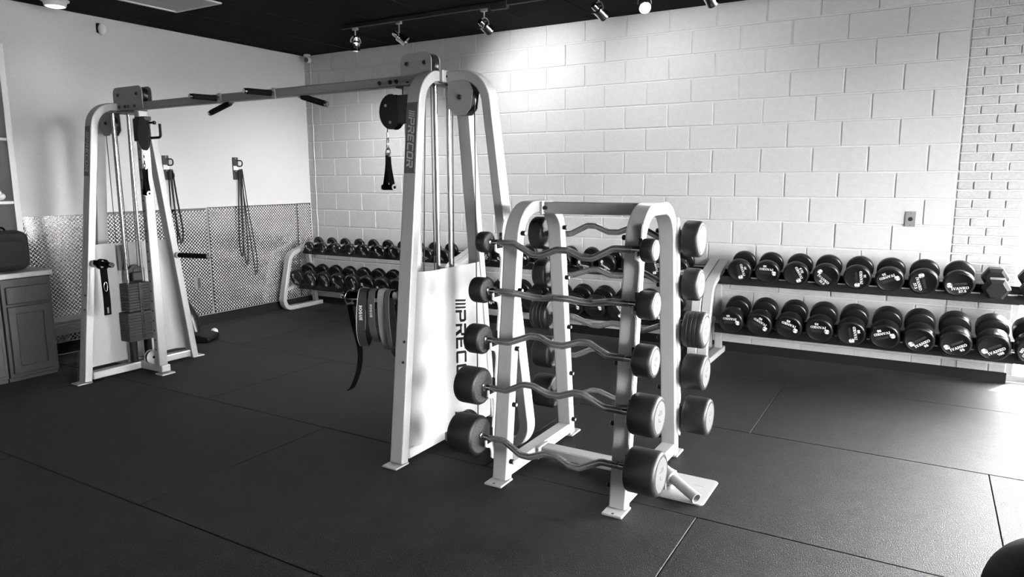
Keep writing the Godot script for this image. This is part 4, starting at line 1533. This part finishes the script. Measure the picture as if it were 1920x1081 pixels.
func build_cabinets():
	var xf := -6.1
	# two base units side by side
	for u in 2:
		var z0 := 3.365 + 0.36 * u
		var z1 := z0 + 0.355
		var c := thing("base_cabinet", ["dark wooden base cabinet at the end of the counter, one drawer over one door", "dark wooden base cabinet next to the end unit, partly cut off"][u], "cabinet", Vector3(0, 0, 0), "wooden base cabinets under the counter")
		part(c, "body", boxed(Vector3((LEFT + xf) * 0.5 + 0.012, 0.41, (z0 + z1) * 0.5), Vector3(xf - LEFT - 0.03, 0.76, z1 - z0 - 0.004), 0.004), mats.wood_dark)
		part(c, "plinth", boxed(Vector3((LEFT + xf) * 0.5 - 0.002, 0.02, (z0 + z1) * 0.5), Vector3(xf - LEFT - 0.05, 0.04, z1 - z0 - 0.004)), mats.wood_dark)
		var d := boxed(Vector3(xf + 0.004, 0.665, (z0 + z1) * 0.5), Vector3(0.02, 0.135, 0.30), 0.006)
		part(c, "drawer", d, mats.wood_dark)
		var door := MB.new()
		var zc := (z0 + z1) * 0.5
		for q in [[0.06, 0.09], [0.52, 0.09]]:
			door.box(Vector3(xf + 0.004, q[0] + 0.03, zc), Vector3(0.02, 0.06, 0.30), 0.005)
		for s in [-1, 1]:
			door.box(Vector3(xf + 0.0035, 0.32, zc + s * 0.122), Vector3(0.02, 0.52, 0.056), 0.005)
		var dd := part(c, "door", door, mats.wood_dark)
		part(dd, "panel", boxed(Vector3(xf - 0.001, 0.32, zc), Vector3(0.012, 0.41, 0.192), 0.004), mats.wood_dark)
	var top := MB.new()
	top.prism(PackedVector2Array([Vector2(LEFT + 0.002, 3.33), Vector2(xf - 0.03, 3.33), Vector2(xf + 0.02, 3.36), Vector2(xf + 0.025, 3.42), Vector2(xf + 0.025, 4.12), Vector2(LEFT + 0.002, 4.12)]), 0.04, Transform3D(Basis(Vector3.RIGHT, Vector3.BACK, Vector3.DOWN), Vector3(0, 0.835, 0)), 0.005)
	single("countertop", top, mats.laminate, "pale speckled laminate countertop with clipped corner over the dark cabinets", "countertop")
	# shelf unit on the counter
	var h := thing("shelf_unit", "tall white open shelf unit standing on the laminate counter", "shelf", Vector3(0, 0, 0))
	part(h, "side_panel", boxed(Vector3(-6.56, 1.7, 3.402), Vector3(0.32, 1.73, 0.03), 0.003), mats.shelf_white)
	part(h, "side_panel", boxed(Vector3(-6.56, 1.7, 4.10), Vector3(0.32, 1.73, 0.03), 0.003), mats.shelf_white)
	part(h, "back_panel", boxed(Vector3(-6.715, 1.7, 3.75), Vector3(0.012, 1.72, 0.66)), mats.shelf_back)
	for y in [1.355, 1.845, 2.33, 2.55]:
		part(h, "shelf_board", boxed(Vector3(-6.557, y, 3.75), Vector3(0.31, 0.024, 0.664), 0.003), mats.shelf_white)
	for y in [1.2, 1.7]:
		part(h, "face_edge", boxed(Vector3(-6.398, 1.7, 3.405), Vector3(0.008, 1.73, 0.045), 0.002), mats.shelf_white)
		break
	# things on it
	var b := thing("gym_bag", "black soft zipped bag standing on the laminate counter", "bag", Vector3(-6.29, 0.8425, 3.62))
	var m := MB.new()
	var prof := round_rect(0.36, 0.30, 0.07, 6)
	m.prism(prof, 0.15, Transform3D(Basis(Vector3.FORWARD, Vector3.UP, Vector3.RIGHT), Vector3(-0.06, 0.15, 0.0)), 0.02)
	part(b, "body", m, mats.bag_cloth)
	m = MB.new()
	var loop := []
	for p in prof:
		loop.append(Vector3(0.015, p.y + 0.15, -p.x) * Vector3(1, 1, 1.012))
	m.tube(loop, 0.006, 6, true)
	part(b, "zip", m, mats.gloss_black)
	m = MB.new()
	m.prism(round_rect(0.26, 0.2, 0.04, 5), 0.03, Transform3D(Basis(Vector3.FORWARD, Vector3.UP, Vector3.RIGHT), Vector3(0.085, 0.13, 0.0)), 0.008)
	part(b, "front_pocket", m, mats.bag_cloth)
	m = MB.new()
	m.tube(curve([Vector3(0.0, 0.295, -0.06), Vector3(0.0, 0.325, -0.04), Vector3(0.0, 0.325, 0.04), Vector3(0.0, 0.295, 0.06)], 4), 0.008, 8)
	part(b, "handle", m, mats.webbing)
	var w := thing("folded_towel", "white rolled towel on the shelf above the black bag", "towel", Vector3(-6.47, 1.369, 3.545))
	m = MB.new()
	m.ball(Vector3(0, 0.0595, 0), Vector3(0.075, 0.058, 0.062), 18, 11)
	part(w, "roll", m, mats.cloth_white)
	m = MB.new()
	m.ball(Vector3(0.0, 0.0345, -0.045), Vector3(0.06, 0.033, 0.045), 14, 9)
	part(w, "fold", m, mats.cloth_white)
	# low ledge behind the counter end
	var l := thing("low_bench", "low pale wooden bench against the tread plate wall beside the cabinet", "bench", Vector3(0, 0, 0))
	for k in 2:
		part(l, "seat_board", boxed(Vector3(-6.655 + 0.125 * k, 0.325, 3.055), Vector3(0.12, 0.024, 0.56), 0.003), mats.wood_light)
	part(l, "front_rail", boxed(Vector3(-6.475, 0.265, 3.055), Vector3(0.022, 0.09, 0.54), 0.003), mats.wood_light)
	for z in [2.80, 3.30]:
		for x in [-6.68, -6.49]:
			part(l, "leg", boxed(Vector3(x, 0.1565, z), Vector3(0.04, 0.313, 0.04), 0.003), mats.wood_dark)


# ---------------------------------------------------------------- things on the left wall

func storage_strip(z: float, where: String):
	var t := thing("hook_strip", "dark wall strip with two hooks and white tag, %s" % where, "wall hook", Vector3(LEFT, 1.645, z), "hook strips on the painted wall")
	part(t, "back_plate", boxed(Vector3(0.006, 0, 0), Vector3(0.012, 0.24, 0.07), 0.003), mats.strip_dark)
	part(t, "tag", boxed(Vector3(0.0125, 0.005, 0), Vector3(0.002, 0.045, 0.062)), mats.print_white)
	for y in [0.055, -0.075]:
		var m := MB.new()
		m.tube(bend([Vector3(0.012, y + 0.03, -0.02), Vector3(0.075, y + 0.03, -0.035), Vector3(0.075, y - 0.032, -0.035), Vector3(0.012, y - 0.03, -0.02)], [0, 0.025, 0.025, 0]), 0.007, 8)
		part(t, "hook", m, mats.gloss_black)
	for y in [0.105, -0.03]:
		bolt(t, Vector3(0.012, y, 0.0), Vector3.RIGHT, 0.007, mats.galvanised)


func hanging_band(label: String, at: Vector3, drop: float, w: float, off: float, swing: float, material: Material):
	var t := thing("rubber_band", label, "exercise band", at, "rubber bands hanging on the wall hooks")
	var pts := [Vector3(0, 0.006, 0), Vector3(0, -0.01, 0.012), Vector3(off, -drop * 0.3, 0.02 + swing * 0.3), Vector3(off * 1.2, -drop * 0.8, 0.028 + swing), Vector3(off, -drop, swing), Vector3(off * 0.9, -drop * 0.82, -0.026 + swing), Vector3(off * 0.6, -drop * 0.35, -0.02 + swing * 0.3), Vector3(0, -0.01, -0.012)]
	var m := MB.new()
	m.sweep(curve(pts, 6, true), Vector3.RIGHT, w, 0.005, 0.001, true, 2)
	part(t, "loop", m, material)


func build_wall_items():
	storage_strip(1.075, "closer to the corner of the room")
	storage_strip(1.895, "beside the far cable tower")
	# bands on the two lower hooks
	var z := 1.05
	var x := LEFT + 0.048
	hanging_band("long dark rubber band hanging nearest the wall on the corner hook", Vector3(x - 0.014, 1.614, z), 0.93, 0.016, 0.0, 0.03, mats.band_black)
	hanging_band("long charcoal rubber band in the middle of the corner hook", Vector3(x + 0.005, 1.614, z), 1.03, 0.017, 0.0, -0.01, mats.band_grey)
	hanging_band("longest black rubber band on the corner hook, reaching lowest", Vector3(x + 0.022, 1.613, z), 1.15, 0.012, 0.01, -0.10, mats.band_black)
	z = 1.87
	hanging_band("dark rubber band hanging close to the wall beside the far tower", Vector3(x - 0.018, 1.613, z), 0.8, 0.018, 0.0, 0.0, mats.band_black)
	hanging_band("grey rubber band hanging in front on the hook beside the far tower", Vector3(x + 0.006, 1.612, z), 0.72, 0.024, 0.0, -0.05, mats.band_grey)
	# motion sensor
	var s := thing("motion_sensor", "small white oval motion sensor high on the painted wall", "sensor", Vector3(LEFT, 2.865, 2.425))
	var m := MB.new()
	m.ball(Vector3(0.035, 0, 0), Vector3(0.03, 0.052, 0.034), 16, 11)
	part(s, "dome", m, mats.white_plastic)
	part(s, "mount", boxed(Vector3(0.012, 0.01, 0.012), Vector3(0.026, 0.085, 0.05), 0.008), mats.matte_black)
	# camera on the ceiling in the corner, with its cable
	var c := thing("security_camera", "small white security camera in the corner with a cable down the wall", "camera", Vector3(-6.60, CEIL, 0.075))
	m = MB.new()
	m.cyl(Vector3(0, 0, 0), Vector3(0, -0.022, 0), 0.04, 18, 0.004)
	part(c, "mount", m, mats.white_plastic)
	m = MB.new()
	m.cyl(Vector3(0.0, -0.06, -0.03), Vector3(0.02, -0.068, 0.035), 0.034, 18, 0.006)
	m.cyl(Vector3(0, -0.02, 0), Vector3(0, -0.045, 0), 0.012, 10)
	part(c, "body", m, mats.white_plastic)
	m = MB.new()
	m.cyl(Vector3(0.02, -0.068, 0.035), Vector3(0.0215, -0.0686, 0.0395), 0.028, 16, 0.002)
	part(c, "lens", m, mats.gloss_black)
	m = MB.new()
	var cp := []
	for k in 30:
		cp.append(Vector3(-0.025 + 0.004 * sin(k * 1.3) + (0.006 if k % 7 == 3 else 0.0), -0.07 - 0.078 * k, -0.068))
	m.tube(cp, 0.0045, 6)
	part(c, "cable", m, mats.white_plastic)
	# switch plate on the block wall
	var p := thing("switch_plate", "brushed metal wall plate with a round black socket on the block wall", "wall plate", Vector3(-0.283, 1.207, 0.0))
	part(p, "plate", boxed(Vector3(0, 0, 0.004), Vector3(0.074, 0.118, 0.008), 0.003), mats.galvanised)
	m = MB.new()
	m.cyl(Vector3(0, 0, 0.008), Vector3(0, 0, 0.013), 0.016, 16, 0.002)
	part(p, "socket", m, mats.gloss_black)
	for y in [0.045, -0.045]:
		bolt(p, Vector3(0, y, 0.008), Vector3.BACK, 0.004, mats.chrome, 0.003)


# ---------------------------------------------------------------- lamps

func spot(at: Vector3, to: Vector3, energy: float, angle: float):
	var l := SpotLight3D.new()
	l.name = numbered("spot_lamp")
	add_child(l)
	l.look_at_from_position(at, to, Vector3.UP if abs((to - at).normalized().y) < 0.95 else Vector3.FORWARD)
	l.light_energy = energy
	l.spot_range = 14.0
	l.spot_attenuation = 2.0
	l.spot_angle = angle
	l.spot_angle_attenuation = 1.6
	l.light_size = 0.03
	l.shadow_enabled = true


func track_head(x: float, dir: Vector3, label: String, energy := 0.0, angle := 28.0):
	var z := 1.012
	var t := thing("track_spotlight", label, "spotlight", Vector3(x, 2.9395, z), "silver spotlights on the ceiling track")
	part(t, "adapter", boxed(Vector3(0, -0.012, 0), Vector3(0.06, 0.024, 0.03), 0.004), mats.galvanised)
	var m := MB.new()
	m.cyl(Vector3(0, -0.024, 0), Vector3(0, -0.075, 0), 0.006, 10)
	part(t, "stem", m, mats.galvanised)
	dir = dir.normalized()
	var c := Vector3(0, -0.135, 0)
	var side := dir.cross(Vector3.UP).normalized()
	var up := side.cross(dir)
	m = MB.new()
	var arc := []
	for k in 13:
		var a := PI * k / 12
		arc.append(c + side * cos(a) * 0.05 + Vector3.UP * sin(a) * 0.062)
	m.tube(arc, 0.0045, 6)
	part(t, "yoke", m, mats.galvanised)
	m = MB.new()
	m.lathe([Vector2(0, -0.065), Vector2(0.022, -0.065), Vector2(0.026, -0.055), Vector2(0.026, -0.02), Vector2(0.04, -0.012), Vector2(0.043, 0.0), Vector2(0.043, 0.062), Vector2(0.046, 0.066), Vector2(0.046, 0.078), Vector2(0.042, 0.08), Vector2(0.039, 0.05), Vector2(0.03, 0.03), Vector2(0, 0.03)], 24, Transform3D(MB.along(dir), c))
	part(t, "can", m, mats.chrome)
	m = MB.new()
	m.lathe([Vector2(0, 0.062), Vector2(0.034, 0.06), Vector2(0.036, 0.05), Vector2(0, 0.05)], 20, Transform3D(MB.along(dir), c))
	part(t, "lamp_lens", m, mats.lamp_glow if energy > 0.0 else mats.diffuser)
	if energy > 0.0:
		var p := Vector3(x, 2.94, z) + c + dir * 0.09
		spot(p, p + dir, energy, angle)


func build_lights():
	var t := thing("lighting_track", "long black lighting track fixed to the black ceiling", "light track", Vector3(0, 0, 0))
	part(t, "rail", boxed(Vector3(-2.4, 2.9575, 1.012), Vector3(5.5, 0.035, 0.036), 0.003), mats.matte_black)
	part(t, "feed_box", boxed(Vector3(-3.37, 2.945, 1.012), Vector3(0.17, 0.06, 0.05), 0.006), mats.matte_black)
	track_head(-4.97, Vector3(-0.22, -1, -0.12), "silver spotlight at the start of the track, pointing straight down", 5.5, 75.0)
	track_head(-4.44, Vector3(0.7, -0.6, -0.45), "silver spotlight pointing along the track, second from its start", 2.3, 65.0)
	track_head(-3.52, Vector3(0.1, -0.42, -1), "silver spotlight beside the feed box, lighting the block wall", 1.5, 56.0)
	track_head(-2.475, Vector3(0.35, -0.55, -1), "silver spotlight lighting the block wall beyond the feed box", 1.2, 56.0)
	track_head(-2.105, Vector3(0.45, -0.75, 1.0), "glowing spotlight turned away from the block wall", 0.8, 40.0)
	track_head(-1.63, Vector3(0.25, -0.7, -1), "silver spotlight near the end of the row, above the bar rack", 0.3, 58.0)
	# recessed can lamp near the left wall
	var c := thing("recessed_lamp", "round white glowing downlight in the black ceiling by the painted wall", "ceiling light", Vector3(-6.43, CEIL, 2.95))
	var m := MB.new()
	m.lathe([Vector2(0.105, 0.0), Vector2(0.105, -0.008), Vector2(0.085, -0.02), Vector2(0.078, -0.05), Vector2(0.07, -0.05), Vector2(0.07, -0.01)], 28)
	part(c, "trim_ring", m, mats.white_plastic)
	m = MB.new()
	m.lathe([Vector2(0.07, -0.03), Vector2(0.068, -0.05), Vector2(0.05, -0.057), Vector2(0, -0.06)], 24)
	part(c, "lamp_lens", m, mats.lamp_glow)
	spot(Vector3(-6.43, CEIL - 0.075, 2.95), Vector3(-6.43, 0, 2.95), 0.08, 60.0)


# ---------------------------------------------------------------- odds and ends

func build_small_things():
	# upright vacuum cleaner half hidden behind the far tower
	var v := thing("vacuum_cleaner", "black upright vacuum cleaner with a white side panel behind the far tower leg", "vacuum cleaner", Vector3(-6.12, 0, 2.08))
	var m := MB.new()
	m.prism(PackedVector2Array([Vector2(-0.13, 0.0), Vector2(0.12, 0.0), Vector2(0.14, 0.02), Vector2(0.13, 0.045), Vector2(0.02, 0.075), Vector2(-0.13, 0.08)]), 0.26, Transform3D(Basis(Vector3(0.86, 0, -0.5), Vector3.UP, Vector3(0.5, 0, 0.86)), Vector3(-0.06, 0.004, -0.11)), 0.008)
	part(v, "floor_head", m, mats.matte_black)
	m = MB.new()
	m.tube([Vector3(-0.08, 0.06, 0.0), Vector3(-0.11, 0.2, 0.02), Vector3(-0.15, 0.34, 0.06), Vector3(-0.18, 0.42, 0.09)], [0.06, 0.085, 0.075, 0.03], 16)
	part(v, "body", m, mats.gloss_black)
	m = MB.new()
	m.ball(Vector3(-0.075, 0.15, 0.02), Vector3(0.012, 0.075, 0.02), 12, 9)
	part(v, "side_panel", m, mats.white_plastic, Transform3D(Basis(Vector3.BACK, 0.3), Vector3(0.02, 0, 0)))
	m = MB.new()
	m.tube([Vector3(-0.175, 0.41, 0.09), Vector3(-0.32, 1.0, 0.16)], 0.014, 8)
	part(v, "handle_tube", m, mats.galvanised)
	single("white_ball", _ball(Vector3.ZERO, 0.034), mats.white_plastic, "small white ball on the floor beside the vacuum head", "ball", Vector3(-6.2, 0.034, 1.86))
	# black ball cut off by the picture corner
	var b := thing("exercise_ball", "black rubber ball on the mat in front of the brick pier", "ball", Vector3(0.267, 0.21, 3.646))
	part(b, "shell", _ball(Vector3.ZERO, 0.21, 40, 24), mats.matte_black)
	m = MB.new()
	m.lathe([Vector2(0.2085, -0.006), Vector2(0.2125, -0.003), Vector2(0.2125, 0.003), Vector2(0.2085, 0.006)], 40, Transform3D(Basis(Vector3(1, 0.3, 0.5).normalized(), 1.1), Vector3.ZERO))
	part(b, "seam", m, mats.gloss_black)


func _ball(c: Vector3, r: float, seg := 20, rings := 12) -> MB:
	var m := MB.new()
	m.ball(c, Vector3.ONE * r, seg, rings)
	return m
